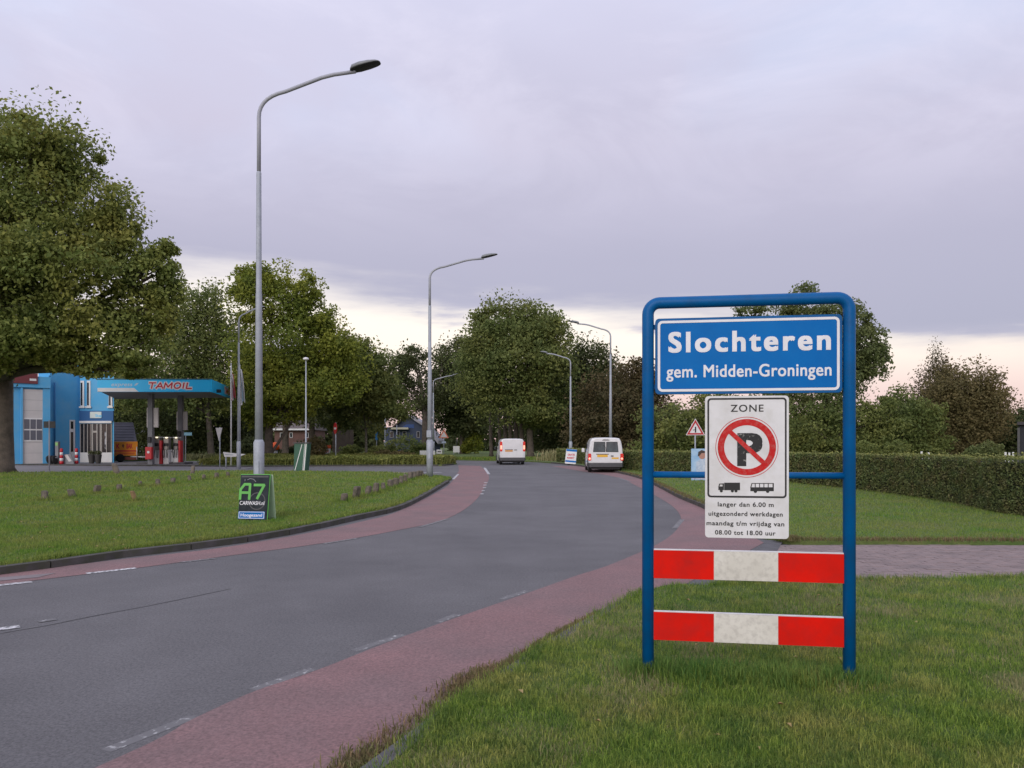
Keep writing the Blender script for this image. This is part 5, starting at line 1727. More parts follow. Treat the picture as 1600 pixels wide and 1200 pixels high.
MB().tube([(x1_ - 0.5, -0.78, 0.42), (x1_ + 1.0, -0.6, 0.36), (x1_ + 1.9, 0, 0.40)], 0.05, 8).build('drawbar', M_alu, tr)
MB().tube([(x1_ - 0.06, -0.82, 0.2), (x1_ - 0.06, -0.82, 1.2)], 0.035, 8).build('rear_post', M_alu, tr)

# slate roofed shed and white gabled house behind it
sh = empty('shed', (X(196, 68), 68, 0.05), R(26)); tag(sh, 'dark slate roofed shed behind the orange trailer', 'shed')
x0_, x1_ = (X(172, 68) - X(196, 68)) * 0.9, (X(212, 68) - X(196, 68)) * 0.9
MB().box(((x0_ + x1_) / 2, 0, 0.9), (x1_ - x0_ - .3, 3.0, 1.8)).build('wall', pm('shed_wall', (0.05, 0.045, 0.05), rough=0.9), sh)
rf = MB(); z0_, z1_ = 1.55, Z(661, 68)
rf.add([(x0_, -1.8, z0_), (x1_ + .1, -1.8, z0_), (x1_ - .2, 0, z1_), (x0_, 0, z1_), (x0_, 1.8, z0_), (x1_ + .1, 1.8, z0_)], [(0, 1, 2, 3), (3, 2, 5, 4), (0, 3, 4), (1, 5, 2), (0, 4, 5, 1)])
rfo = rf.build('roof', pm('slate', (0.085, 0.082, 0.105), (0.065, 0.062, 0.08), scale=2, rough=0.6), sh)
for k_ in range(7):
    z_ = z0_ + (z1_ - z0_) * (k_ + 0.5) / 7; y_ = -1.8 + 1.8 * (k_ + 0.5) / 7
    MB().box(((x0_ + x1_) / 2, y_ - 0.03, z_ + 0.012), (x1_ - x0_ - 0.25, 0.03, 0.02)).build('slate_course', MATS['slate'], rfo)
wh_ = empty('house', (X(197, 82), 82, 0.05)); tag(wh_, 'white gabled house glimpsed between the shop and the canopy', 'house')
hx0, hx1 = X(178, 82) - X(197, 82), X(209, 82) - X(197, 82)
zt0, zt1 = Z(664, 82), Z(648, 82)
MB().prism_xz([(hx0, 0), (hx1, 0), (hx1, zt0), (0.2, zt1), (hx0, zt1 - .4)], 0, 4).build('wall', M_offwhite, wh_)
MB().prism_xz([(hx1 + .25, zt0 - .1), (hx1 + .15, zt0 + .15), (0.2, zt1 + .22), (0.2, zt1 + .02)], -0.2, 4.2).build('roof', pm('roof_dark', (0.05, 0.04, 0.045), rough=0.8), wh_)
MB().prism_xz(rrect(-0.9, Z(660, 82), -0.2, Z(654, 82), 0.02), -0.03, -0.002).build('window', M_glass, wh_)

# red and white bollards, planters, bin, boards in front of the building
def rwb(label, px, d, seg_):
    r_ = empty('bollard', (X(px, d), d, 0.005)); tag(r_, label, 'bollard', 'red and white bollards in front of the blue building')
    h_ = 1.05
    for k_ in range(5):
        MB().lathe([(0.13 - 0.008 * k_, h_ * k_ / 5), (0.128 - 0.008 * k_, h_ * (k_ + 1) / 5 - 0.003)], (0, 0, 0), 14).build('band', M_redpaint if k_ % 2 == 0 else M_white, r_)
    MB().lathe([(0.095, h_), (0.07, h_ + 0.05), (0.02, h_ + 0.07)], (0, 0, 0), 14).build('cap', M_redpaint, r_)


rwb('red and white banded bollard left of the narrow white door', 96, 54.6, 5)
rwb('red and white banded bollard between the narrow white door and the shop windows', 119.5, 55.2, 5)


def planter(label, px):
    d = 55.6
    r_ = empty('planter', (X(px, d), d, 0.005)); tag(r_, label, 'planter', 'grey planters at the shop door')
    MB().lathe([(0.14, 0), (0.16, 0.05), (0.24, 0.62), (0.26, 0.66), (0.22, 0.66), (0.20, 0.60)], (0, 0, 0), 18).build('pot', pm('dark_pot', (0.06, 0.057, 0.055), rough=0.7), r_)
    v = rng.normal(0, 1, (420, 3)); v /= np.linalg.norm(v, axis=1)[:, None]
    leaf_quads(v * rng.random((420, 1)) ** .4 * [0.24, 0.24, 0.17] + [0, 0, 0.78], 0.07 + 0 * v[:, 0], 'plant', L_dark, r_)


planter('grey planter left of the shop entrance', 143)
planter('grey planter right of the shop entrance', 153.5)
tb = empty('air_station', (X(90, 55), 55, 0.005)); tag(tb, 'tall slim grey service post with a green label by the drain pipes', 'service post')
MB().box((0, 0, 0.8), (0.24, 0.24, 1.6)).build('post', M_colgrey, tb, bevel=0.02)
MB().box((0, -0.125, 1.42), (0.18, 0.012, 0.22)).build('green_label', pm('label_green', (0.2, 0.42, 0.12), rough=0.5), tb)
bk = empty('bicycle_rack', (X(81, 54.6), 54.6, 0.005)); tag(bk, 'low dark tyre rack by the workshop corner', 'rack')
for k_ in range(3):
    t_b = MB().lathe([(0.20, -.06), (0.30, -.06), (0.31, 0), (0.30, .06), (0.20, .06)], (0, 0, 0), 18)
    rot = Matrix.Rotation(R(78), 3, 'Y'); t_b.v = [tuple(rot @ Vector(v)) for v in t_b.v]
    t_b.build('tyre', M_rubber, bk, loc=(-0.18 + 0.19 * k_, 0, 0.31))
MB().tube([(-0.35, 0, 0.45), (0.40, 0, 0.45)], 0.02, 8).build('rail', M_galv_dark, bk)
ab = empty('sandwich_board', (X(107, 54.8), 54.8, 0.005)); tag(ab, 'leaning grey and white advertising board between the two banded bollards', 'advertising board')
mm = MB().prism_xz([(-0.42, 0.0), (0.42, 0.0), (0.18, 0.70), (-0.30, 0.70)], -0.03, 0.03)
mm.build('board', M_colgrey, ab)
MB().prism_xz([(-0.30, 0.66), (-0.05, 0.66), (0.25, 0.22), (0.05, 0.16)], -0.036, -0.031).build('white_print', M_offwhite, ab)

# sign pole with dark plates on the lawn edge
sp = empty('signpost', (X(77, 41.5), 41.5, 0.05)); tag(sp, 'thin grey signpost with two dark plates seen from behind, before the blue wall', 'signpost')
MB().tube([(0, 0, -0.05), (0, 0, Z(658, 41.5))], 0.035, 8).build('pole', M_galv_dark, sp)
MB().box((-0.16, 0, Z(665, 41.5)), (0.30, 0.02, 0.36)).build('plate', M_bumper, sp, bevel=0.005)
MB().box((0.18, 0, Z(665, 41.5)), (0.30, 0.02, 0.36)).build('plate', M_bumper, sp, bevel=0.005)


def wood_stump(label, px, py, h, w, m=M_stub, group='wooden stumps round the lawn'):
    x_, d_ = G(px, py, VZ)
    mb_ = MB()
    sg_ = 9
    rr_ = [random.uniform(0.72, 1.15) for _ in range(sg_)]
    w *= random.uniform(0.8, 1.05); h *= random.uniform(0.9, 1.12)
    prof = [(1.06, -0.05), (1.0, h * 0.3), (0.95, h * 0.8), (0.86, h * 0.97), (0.45, h * (1.0 + random.uniform(-.01, .05)))]
    vs_ = []
    lx, ly = random.uniform(-.28, .28), random.uniform(-.2, .2)
    for r_, z_ in prof:
        for k_ in range(sg_):
            a = 2 * math.pi * k_ / sg_
            q = r_ * w / 2 * rr_[k_] * random.uniform(0.94, 1.06)
            vs_.append((q * math.cos(a) + lx * z_, q * math.sin(a) + ly * z_, z_ + random.uniform(-.008, .008)))
    fs = []
    for i in range(len(prof) - 1):
        for k_ in range(sg_):
            a, b = i * sg_ + k_, i * sg_ + (k_ + 1) % sg_
            fs.append((a, b, b + sg_, a + sg_))
    fs.append(tuple((len(prof) - 1) * sg_ + k_ for k_ in range(sg_)))
    o = mb_.add(vs_, fs, False).build('stump', m, loc=(x_, d_, VZ), bevel=0.006)
    tag(o, label, 'stump', group)
    return o


ordn = ['first', 'second', 'third', 'fourth', 'fifth', 'sixth', 'seventh', 'eighth', 'ninth', 'tenth', 'eleventh', 'twelfth', 'thirteenth', 'fourteenth', 'fifteenth', 'sixteenth']
rowL = [(71, 782, 14), (115, 778, 14), (151, 771, 13), (187, 768, 12), (219, 760, 8), (247, 760, 11), (271, 756, 10), (297, 753, 9), (318, 750, 9), (338, 748, 9), (357, 745.5, 8)]
for i, (x_, y_, h_) in enumerate(rowL):
    d_ = G(x_, y_, VZ)[1]
    wood_stump('%s wooden stump from the left in the row running to the flag poles' % ordn[i], x_, y_, h_ / 1202 * d_, 0.80 * h_ / 1202 * d_)
d_ = G(212, 783, VZ)[1]
wood_stump('lone tan coloured stump standing in front of the row across the lawn', 212, 783, 15 / 1202 * d_, 0.62 * 15 / 1202 * d_, M_stub2)
rowR = [(537, 784, 13), (556, 779, 18), (575, 774, 15), (586, 771, 15), (600, 767, 13), (611, 763, 13), (619, 760, 13), (627, 757, 12), (634, 754, 12), (641, 750, 12), (646, 748, 11), (651, 747, 11), (656, 746, 10), (661, 745, 8)]
for i, (x_, y_, h_) in enumerate(rowR):
    d_ = G(x_, y_, VZ)[1]
    wood_stump('%s stump from the left in the close row ending at the second lamp' % ordn[i], x_, y_, h_ / 1202 * d_, 0.78 * h_ / 1202 * d_)
for x_, y_, h_, w_, t_l in ((184, 740, 15, 9, 'thick pale topped post at the lawn edge before the orange trailer'), (300.5, 740, 12, 7.5, 'thick wooden post at the lawn edge before the fuel pumps')):
    d_ = G(x_, y_, VZ)[1]
    wood_stump(t_l, x_, y_, h_ / 1202 * d_, w_ / 1202 * d_, pm('pale_wood', (0.20, 0.17, 0.14), (0.12, 0.10, 0.085), scale=5, rough=0.95))

# small plants round the feet of stumps
PP = []
for (x_, y_, h_) in rowL + rowR + [(212, 783, 12)]:
    x__, d_ = G(x_, y_, VZ)
    PP.append(np.array([x__, d_]) + rng.normal(0, 0.13, (260, 2)))
PP = np.concatenate(PP)
blades('stump_grass', PP, VZ, 0.05 + 0.12 * rng.random(len(PP)), 0.014 + 0.01 * rng.random(len(PP)), M_blade_b, 'longer grass left round the wooden stumps', segs=1, lean=0.8)

# carwash board at the foot of the nearest lamp
cwd = 15.0
cw = empty('advertising_board', (X(400, cwd), cwd, VZ), R(-7)); tag(cw, 'black A frame carwash board with green edges standing at the foot of the nearest lamp', 'advertising board')
k_ = cwd / 1202
bw = 47 * k_ / 2; bh = Z(741, cwd) - VZ
M_green = pm('bright_green', (0.10, 0.42, 0.06), (0.08, 0.36, 0.05), scale=4, rough=0.5)
M_palegreen = pm('pale_green', (0.45, 0.60, 0.42), (0.38, 0.50, 0.36), scale=4, rough=0.5)
M_boardblack = pm('board_black', (0.012, 0.016, 0.020), (0.024, 0.032, 0.040), spec=0.2, scale=2.5, rough=0.7, c3=(0.05, 0.056, 0.062), scale3=5, f3=0.3)
tilt = R(9)


def tilted(o, t=-tilt): o.rotation_euler = (t, 0, 0); return o


f_ = tilted(MB().prism_xz([(-bw, 0), (bw, 0), (bw, bh), (-bw, bh)], -0.012, 0.0).build('front_panel', M_boardblack, cw, loc=(0, -0.16, 0.0), bevel=0.002))
MB().prism_xz([(-bw - .008, 0), (bw + .012, 0), (bw + .012, bh + .015), (-bw - .008, bh + .015)], 0.001, 0.016).build('green_edge', M_green, f_)
bkp = tilted(MB().prism_xz([(-bw, 0), (bw + 0.01, 0), (bw + 0.01, bh), (-bw, bh)], 0.0, 0.014).build('rear_panel', M_palegreen, cw, loc=(0.03, 0.16, 0)), tilt)
MB().prism_xz([(-bw + .02, bh - .02), (bw - .02, bh - .02), (bw - .02, bh - .05), (-bw + .02, bh - .05)], -.0125, -.0122).build('top_line', M_bumper, f_)
# A and 7 drawn as thick strokes
def strokes(pl_, w_, y0, y1, m, nm, par):
    mb_ = MB()
    for ln in pl_:
        for p, q in zip(ln[:-1], ln[1:]):
            p, q = Vector(p), Vector(q); d = (q - p).normalized(); n = Vector((-d.y, d.x)) * w_ / 2
            e = d * w_ * 0.25
            mb_.prism_xz([tuple(p - e - n), tuple(q + e - n), tuple(q + e + n), tuple(p - e + n)], y0, y1)
            y0 -= 0.0001
    return mb_.build(nm, m, par)


uz = lambda px, py: ((px - 400) * k_, Z(py, cwd) - VZ)
strokes([[uz(378, 779), uz(378, 764), uz(384, 756), uz(393, 756), uz(393, 779)], [uz(378, 769), uz(393, 769)], [uz(400, 757), uz(416, 757), uz(406, 778)]], 0.050, -.016, -.0125, M_green, 'a7_emblem', f_)
strokes([[uz(388, 749), uz(392, 747), uz(398, 748), uz(402, 752)], [uz(384, 751), uz(384, 748)]], 0.012, -.015, -.0125, M_colgrey, 'small_drawing', f_)
MB().prism_xz(circ(*uz(406, 782), 0.17, 40), -0.0135, -0.0123, holes=[circ(*uz(406, 782), 0.15, 40)[::-1]]).build('ring_drawing', M_bumper, f_)
lettering('CARWASH.nl', uz(378, 0)[0], uz(418, 0)[0], uz(0, 788)[1], 6.2 * k_, -0.0125, M_letter, f_, bold=0.012)
hb = MB().prism_xz(rrect(*uz(377, 809.5), *uz(420, 798), 0.012), -0.014, -0.0125).build('blue_strip', M_signblue, f_)
MB().prism_xz(rrect(*uz(377.8, 808.9), *uz(419.2, 798.6), 0.01), -0.0146, -0.0141, holes=[rrect(*uz(378.6, 808.2), *uz(418.4, 799.3), 0.008)[::-1]]).build('white_outline', M_letter, hb)
lettering('Hoogezand', uz(381, 0)[0], uz(416, 0)[0], uz(0, 806)[1], 5.0 * k_, -0.0142, M_letter, hb, bold=0.02)

# green advertising column
gd_ = 40.2
gc_ = empty('advertising_column', (X(471, gd_), gd_, VZ)); tag(gc_, 'dark green tapering advertising column with white slanted stripes on the far lawn edge', 'advertising column')
k2 = gd_ / 1202
M_dgreen = pm('dark_green', (0.015, 0.095, 0.055), (0.012, 0.075, 0.045), scale=1.5, rough=0.45)
hz_ = Z(693, gd_) - VZ
b0 = MB()
b0.add([(-11 * k2, -0.15, 0), (7 * k2, -0.15, 0), (9 * k2, 0.35, 0), (-8 * k2, 0.35, 0), (-10 * k2, -0.15, hz_), (11 * k2, -0.15, hz_), (12.5 * k2, 0.35, hz_), (-8 * k2, 0.35, hz_)],
       [(0, 3, 2, 1), (4, 5, 6, 7), (0, 1, 5, 4), (1, 2, 6, 5), (2, 3, 7, 6), (3, 0, 4, 7)])
gb = b0.build('body', M_dgreen, gc_, bevel=0.01)
strokes([[(-9 * k2, 0.02), (2 * k2, hz_ - 0.05)]], 0.035, -.156, -.151, M_white, 'white_stripe', gb)
strokes([[(5 * k2, 0.02), (8.5 * k2, hz_ - 0.02)]], 0.06, -.156, -.151, M_white, 'white_stripe', gb)
strokes([[(3 * k2, 0.02), (6.3 * k2, hz_ - 0.02)]], 0.02, -.156, -.151, M_white, 'white_stripe', gb)
MB().box((0.02, 0.1, hz_ + 0.03), (24 * k2, 0.6, 0.05)).build('cap', M_bumper, gc_)

# yield sign seen from behind and almost edge on
ys = empty('yield_sign', (X(343.5, 45), 45, 0.02), R(-41)); tag(ys, 'grey back of a triangular yield sign seen edge on, left of the white flag pole', 'traffic sign')
MB().tube([(0, 0, -0.05), (0, 0, Z(668, 45))], 0.032, 8).build('pole', M_galv, ys)
zt_ = Z(669, 45)
MB().prism_xz([(-0.38, zt_), (0.38, zt_), (0, zt_ - 0.78)], -0.06, -0.04).build('plate', M_alu, ys)


# flags
def flag(label, px, d, ptop, cols, sag, polelabel, y0, y1, wide):
    H_ = Z(ptop, d)
    p_ = empty('flag_pole', (X(px, d), d, 0.005)); tag(p_, polelabel, 'flag pole', 'flag poles by the petrol station')
    MB().tube([(0, 0, -0.05), (0, 0, H_)], [0.055, 0.035], 10).build('pole', M_white, p_)
    MB().lathe([(0.04, 0), (0.055, 0.05), (0.02, 0.1)], (0, 0, H_ - 0.02), 10).build('finial', M_alu, p_)
    fl = empty('flag', (X(px, d) + 0.05, d, Z(y1, d))); tag(fl, label, 'flag', 'flags by the petrol station')
    hh = Z(y0, d) - Z(y1, d); wd_ = wide / 1202 * d
    ns_ = len(cols)
    for s_ in range(ns_):
        vs_, fs = [], []
        nu, nv_ = 10, 14
        for i in range(nu + 1):
            u = (s_ + i / nu) / ns_
            for j in range(nv_ + 1):
                v = j / nv_
                wloc = wd_ * (0.12 + 0.88 * v ** 0.8)
                x_ = u * wloc
                z_ = hh * (1 - v) + (0.10 * u * u - 0.05 * math.sin(u * 9)) * hh * v
                y_ = 0.09 * math.sin(u * 15 + v * 3) * (0.4 + u)
                vs_.append((x_, y_, z_))
        for i in range(nu):
            for j in range(nv_):
                a = i * (nv_ + 1) + j
                fs.append((a, a + 1, a + nv_ + 2, a + nv_ + 1))
        MB().add(vs_, fs, True).build('cloth_stripe', cols[s_], fl)


M_navy = pm('flag_navy', (0.02, 0.04, 0.20), rough=0.8)
flag('limp red white and blue striped flag hanging from the left pole', 361, 49.5, 569, [M_redpaint, M_white, M_navy, M_redpaint, M_white, M_redpaint], 0.3, 'white flag pole carrying the red white and blue striped flag', 584, 624, 7)
flag('limp white and pale blue flag hanging close beside the tall grey lamp pole', 374.5, 47, 572, [M_white, pm('flag_pale', (0.35, 0.5, 0.62), rough=0.8), M_white], 0.3, 'flag pole half hidden behind the grey lamp pole', 577, 631, 8)

# white barrier boards at the foot of the poles
wbr = empty('barrier', (X(366, 46), 46, 0.005)); tag(wbr, 'low white barrier boards at the foot of the flag poles', 'barrier')
kk = 46 / 1202
MB().prism_xz([(-17 * kk, Z(706.5, 46)), (-3 * kk, Z(708, 46)), (18 * kk, Z(710, 46)), (10 * kk, Z(713, 46)), (-4 * kk, Z(714, 46)), (-15 * kk, Z(714, 46))], -0.05, 0.05).build('board', M_white, wbr, bevel=0.01)
MB().prism_xz([(-14 * kk, Z(709.2, 46)), (-2 * kk, Z(710.4, 46)), (-2 * kk, Z(711.4, 46)), (-14 * kk, Z(710.6, 46))], -0.056, -0.051).build('stripe', M_galv, wbr)
for x_ in (-13, 6):
    MB().tube([(x_ * kk, 0, 0), (x_ * kk, 0, Z(712, 46))], 0.04, 8).build('leg', M_galv, wbr)

# street name plate by the pumps
sn_ = empty('street_name_sign', (X(290, 60), 60, 0.02)); tag(sn_, 'pale blue plate on a thin pole beside the rear canopy column', 'sign')
MB().tube([(0, 0, -0.05), (0, 0, Z(676, 60))], 0.035, 8).build('pole', M_galv, sn_)
MB().box((0.12, -0.04, Z(678.5, 60)), (0.78, 0.03, 0.24)).build('plate', pm('pale_blue', (0.25, 0.55, 0.72), rough=0.5), sn_, bevel=0.01)

# ================================================================== BEYOND THE ISLAND
ob = empty('post_box', (X(372 + 58, 66), 66, VZ)); tag(ob, 'bright orange rounded box on a grey foot under the yellow green maple', 'post box')
MB().box((0, 0, (Z(708, 66)) / 2), (0.34, 0.3, Z(703, 66))).build('foot', M_galv, ob)
MB().lathe([(0.10, 0), (0.34, 0.08), (0.38, 0.35), (0.26, 0.62), (0.05, 0.70)], (0, 0, Z(705, 66)), 12).build('box', pm('bright_orange', (0.80, 0.11, 0.01), rough=0.5), ob)
rs = empty('advertising_board', (X(507, 62), 62, VZ)); tag(rs, 'white board with orange red roof strip and red lettering on the planted bed', 'advertising board')
k3 = 62 / 1202
pb = MB().prism_xz([(-8 * k3, Z(710, 62) - VZ), (8 * k3, Z(710, 62) - VZ), (9.5 * k3, Z(700, 62) - VZ), (-9.5 * k3, Z(700, 62) - VZ)], -0.05, 0.05).build('board', M_white, rs)
MB().box((0, 0, Z(698, 62) - VZ), (19.5 * k3, 0.2, 5 * k3)).build('roof_strip', pm('orange_red', (0.66, 0.10, 0.03), rough=0.5), rs)
lettering('TE KOOP', -7 * k3, 7 * k3, Z(707, 62) - VZ, 4 * k3, -0.052, M_tred, pb, bold=0.04)
MB().tube([(0, 0, -0.05), (0, 0, Z(709, 62) - VZ)], 0.04, 8).build('leg', M_galv, rs)
ne = empty('no_entry_sign', (X(524, 56.5), 56.5, VZ), R(-61)); tag(ne, 'red and white no entry sign on a pale pole seen from the side', 'traffic sign')
MB().tube([(0, 0.03, -0.05), (0, 0.03, Z(662, 56.5))], 0.035, 8).build('pole', M_galv, ne)
zc_ = Z(671, 56.5)
dsk = MB().prism_xz(circ(0, zc_, 0.42, 32), -0.02, 0.0).build('disc', M_redpaint, ne)
MB().box((0, -0.024, zc_), (0.60, 0.006, 0.15)).build('white_bar', M_white, dsk)
wsd = empty('fence_panel', (X(536, 86), 86, 0.05)); tag(wsd, 'brown board screen left of the dark blue house', 'fence')
k4 = 86 / 1202
for i in range(16):
    x_ = -15.5 * k4 + i * 31 * k4 / 15
    MB().box((x_, random.uniform(-.02, .02), 1.45), (31 * k4 / 15 - 0.02, 0.04, 2.9)).build('plank', pm('brown_plank', (0.16, 0.125, 0.10), (0.11, 0.09, 0.075), scale=2, rough=0.9), wsd)
MB().box((0, 0.08, 1.4), (31 * k4, 0.06, 0.15)).build('rail', M_bark, wsd)

M_bhouse = pm('dark_blue_board', (0.045, 0.060, 0.105), (0.035, 0.048, 0.085), scale=0.6, rough=0.8)
bh_ = empty('house', (X(645, 112), 112, 0.05)); tag(bh_, 'dark blue boarded house with pale gable roof behind the planted bed', 'house')
k5 = 112 / 1202
zb5 = lambda py: Z(py, 112) - 0.05
MB().prism_xz([(-43 * k5, 0), (34 * k5, 0), (34 * k5, zb5(688)), (20 * k5, zb5(668)), (-8 * k5, zb5(650)), (-26 * k5, zb5(666)), (-43 * k5, zb5(668))], 0, 9).build('wall', M_bhouse, bh_)
MB().prism_xz([(-8 * k5, zb5(650) + .02), (20 * k5, zb5(668) + .02), (40 * k5, zb5(694) + .02), (41 * k5, zb5(692) + .35), (21 * k5, zb5(665) + .15), (-8 * k5, zb5(647.5))], -0.6, 9.5).build('roof', pm('pale_roof', (0.32, 0.31, 0.35), (0.25, 0.25, 0.28), scale=0.6, rough=0.7), bh_)
MB().prism_xz([(-30 * k5, zb5(668) + .02), (-8 * k5, zb5(650) + .02), (-8 * k5, zb5(647.5)), (-31 * k5, zb5(666))], -0.6, 9.5).build('roof', pm('brown_roof', (0.10, 0.07, 0.06), rough=0.8), bh_)
MB().prism_xz([(-34 * k5, zb5(671)), (-6 * k5, zb5(671)), (-6 * k5, zb5(668)), (-34 * k5, zb5(668))], -1.0, -0.02).build('awning', pm('cream_awning', (0.42, 0.40, 0.30), rough=0.8), bh_)
MB().prism_xz([(-17 * k5, zb5(668)), (2 * k5, zb5(669)), (2 * k5, zb5(663)), (-10 * k5, zb5(663))], -0.05, -0.02).build('blue_panel', pm('bright_blue_panel', (0.02, 0.06, 0.20), rough=0.6), bh_)
for a_, b_ in ((-36, -30), (-26, -20), (-16, -10), (6, 11)):
    wf = MB().prism_xz(rrect(a_ * k5, zb5(684), b_ * k5, zb5(674), .03), -0.05, -0.002).build('window', pm('window_pale', (0.25, 0.25, 0.27), rough=0.6), bh_)
    MB().prism_xz(rrect(a_ * k5 + .07, zb5(684) + .07, b_ * k5 - .07, zb5(674) - .07, .03), -0.058, -0.051).build('pane', M_glass, wf)
h2 = empty('house', (X(450, 104), 104, 0.05)); tag(h2, 'brick house with brown tiled roof and white bargeboard glimpsed under the maples', 'house')
k6 = 104 / 1202
zb6 = lambda py: Z(py, 104) - 0.05
MB().box((10 * k6, 3, zb6(672) / 2), (62 * k6, 6, zb6(672))).build('wall', pm('house_brick', (0.16, 0.085, 0.07), (0.12, 0.07, 0.06), scale=1.5, rough=0.9), h2)  # brick colour lowered to carry the shade the house stands in
rf = MB().add([(-26 * k6, -0.6, zb6(672)), (44 * k6, -0.6, zb6(672)), (38 * k6, 3, zb6(650)), (-20 * k6, 3, zb6(650)), (-26 * k6, 6.6, zb6(672)), (44 * k6, 6.6, zb6(672))], [(0, 1, 2, 3), (3, 2, 5, 4), (0, 3, 4), (1, 5, 2), (0, 4, 5, 1)])
rf.build('roof', pm('brown_tiles', (0.13, 0.105, 0.10), (0.10, 0.085, 0.08), scale=1, rough=0.8), h2)
MB().box((9 * k6, -0.62, zb6(671)), (70 * k6, 0.06, 0.22)).build('gutter_board', M_white, h2)
for a_ in (5, 30, -10):
    wf = MB().box((a_ * k6, -0.03, zb6(680)), (4.5 * k6, 0.06, 8 * k6)).build('window', M_white, h2)
    MB().box((a_ * k6, -0.064, zb6(680)), (3.2 * k6, 0.01, 6.6 * k6)).build('pane', M_glass, wf)
h3 = empty('house', (X(738, 150), 150, 0.05)); tag(h3, 'small red brick house far off between the trunks left of the driving van', 'house')
MB().box((0, 3, 1.6), (3.6, 6, 3.2)).build('wall', pm('red_brick_far', (0.24, 0.09, 0.08), rough=0.9), h3)
MB().prism_xz([(-2.2, 3.2), (2.2, 3.2), (0.8, 5.0), (-1.4, 5.0)], -0.3, 6.3).build('roof', pm('grey_tiles', (0.12, 0.115, 0.12), rough=0.8), h3)


def wboard(label, px0, px1, y0, y1, d, text=False):
    r_ = empty('sign_board', (X((px0 + px1) / 2, d), d, VZ)); tag(r_, label, 'sign')
    w_ = (px1 - px0) / 1202 * d
    bb_ = MB().box((0, 0, (Z(y0, d) + Z(y1, d)) / 2 - VZ), (w_, 0.08, Z(y0, d) - Z(y1, d))).build('board', M_white, r_, bevel=0.01)
    for s_ in (-1, 1):
        MB().tube([(s_ * w_ * .4, 0.06, -0.05), (s_ * w_ * .4, 0.06, Z(y1, d) + 0.1 - VZ)], 0.04, 6).build('leg', M_galv, r_)
    if text:
        lettering('Slochteren', -w_ * .4, w_ * .4, Z((y0 + y1) / 2 + 1, d) - VZ, 2.4 / 1202 * d, -0.041, M_black, bb_, bold=0.04) if False else \
            MB().box((0, -0.043, Z((y0 + y1) / 2, d) - VZ), (w_ * .6, 0.004, 1.6 / 1202 * d)).build('dark_line', M_black, bb_)


wboard('long low white board behind the second street lamp', 656, 680, 704, 711.5, 78)
wboard('small white board with dark line right of the second street lamp', 682, 691, 702.5, 709, 80, True)
wboard('small grey white board beyond the triangular sign', 708, 718, 697, 707, 92)
ws = empty('warning_sign', (X(693.5, 76), 76, VZ)); tag(ws, 'faded triangular warning sign with orange border above a small plate beyond the island', 'traffic sign')
MB().tube([(0, 0.03, -0.05), (0, 0.03, Z(673, 76))], 0.04, 8).build('pole', M_galv, ws)
k7 = 76 / 1202
zs = lambda py: Z(py, 76) - VZ
MB().prism_xz([(-8 * k7, zs(684.5)), (8 * k7, zs(684.5)), (0, zs(671))], -0.02, 0.0).build('border', pm('faded_orange', (0.55, 0.17, 0.10), rough=0.6), ws)
MB().prism_xz([(-5.2 * k7, zs(683)), (5.2 * k7, zs(683)), (0, zs(674.5))], -0.026, -0.021).build('face', M_offwhite, ws)
MB().box((0, -0.03, zs(691)), (6.5 * k7, 0.02, 3 * k7)).build('plate', pm('pale_bluegrey', (0.35, 0.42, 0.52), rough=0.6), ws)


def post(label, px, d, top, r_, m, name='marker_post', ground=VZ, plate=None):
    e = empty(name, (X(px, d), d, ground)); tag(e, label, 'post')
    MB().tube([(0, 0, -0.05), (0, 0, Z(top, d) - ground)], r_, 8).build('pole', m, e)
    if plate: MB().box((0, -0.06, Z(plate[0], d) - ground), (plate[1] / 1202 * d, 0.03, plate[2] / 1202 * d)).build('plate', plate[3], e)


post('pole with small upright bright blue plate before the dark blue house', 588.5, 84, 675, 0.045, M_galv, plate=(681.5, 3.4, 12, pm('clear_blue', (0.05, 0.25, 0.55), rough=0.5)))
post('thin pale pole right of the blue plated pole', 601.5, 86, 664, 0.05, M_galv)
post('thin pale pole in front of the awning of the dark blue house', 620, 86, 664, 0.05, M_galv)
post('slender black post with lamp top near the far small house', 714, 100, 688, 0.06, M_black, plate=(688, 3.5, 4, M_offwhite))

# ================================================================== RIGHT SIDE FURNITURE
d = 52.0
kb = d / 1202
bb = empty('sandwich_board', (X(892, d), d, VZ), R(-4)); tag(bb, 'blue and white sandwich board with red lettering left of the windowed van', 'advertising board')
zq = lambda py: Z(py, d) - VZ
fb_ = MB().prism_xz([(-9.5 * kb, zq(724)), (7.5 * kb, zq(725.5)), (9.5 * kb, zq(702.5)), (-7.0 * kb, zq(701))], -0.03, 0.0).build('front_panel', M_white, bb)
fb_.rotation_euler = (R(-8), 0, 0)
MB().prism_xz([(-7.0 * kb, zq(704.6)), (9.3 * kb, zq(706)), (9.5 * kb, zq(702.8)), (-6.8 * kb, zq(701.3))], -0.036, -0.031).build('blue_band', M_signblue, fb_)
MB().prism_xz([(-8.8 * kb, zq(721.5)), (7.8 * kb, zq(723)), (8.1 * kb, zq(720.3)), (-8.5 * kb, zq(718.8))], -0.036, -0.031).build('blue_band', M_signblue, fb_)
lettering('GRATIS', -5.0 * kb, 6.0 * kb, zq(712), 3.2 * kb, -0.0315, M_tred, fb_, bold=0.05)
lettering('MARKT', -6.0 * kb, 5.5 * kb, zq(717), 3.2 * kb, -0.0315, M_tred, fb_, bold=0.05)
MB().prism_xz([(-8 * kb, 0), (8 * kb, 0), (8.5 * kb, zq(703)), (-7.5 * kb, zq(702))], 0.0, 0.03).build('rear_panel', M_white, bb, loc=(0, 0.30, 0)).rotation_euler = (R(8), 0, 0)

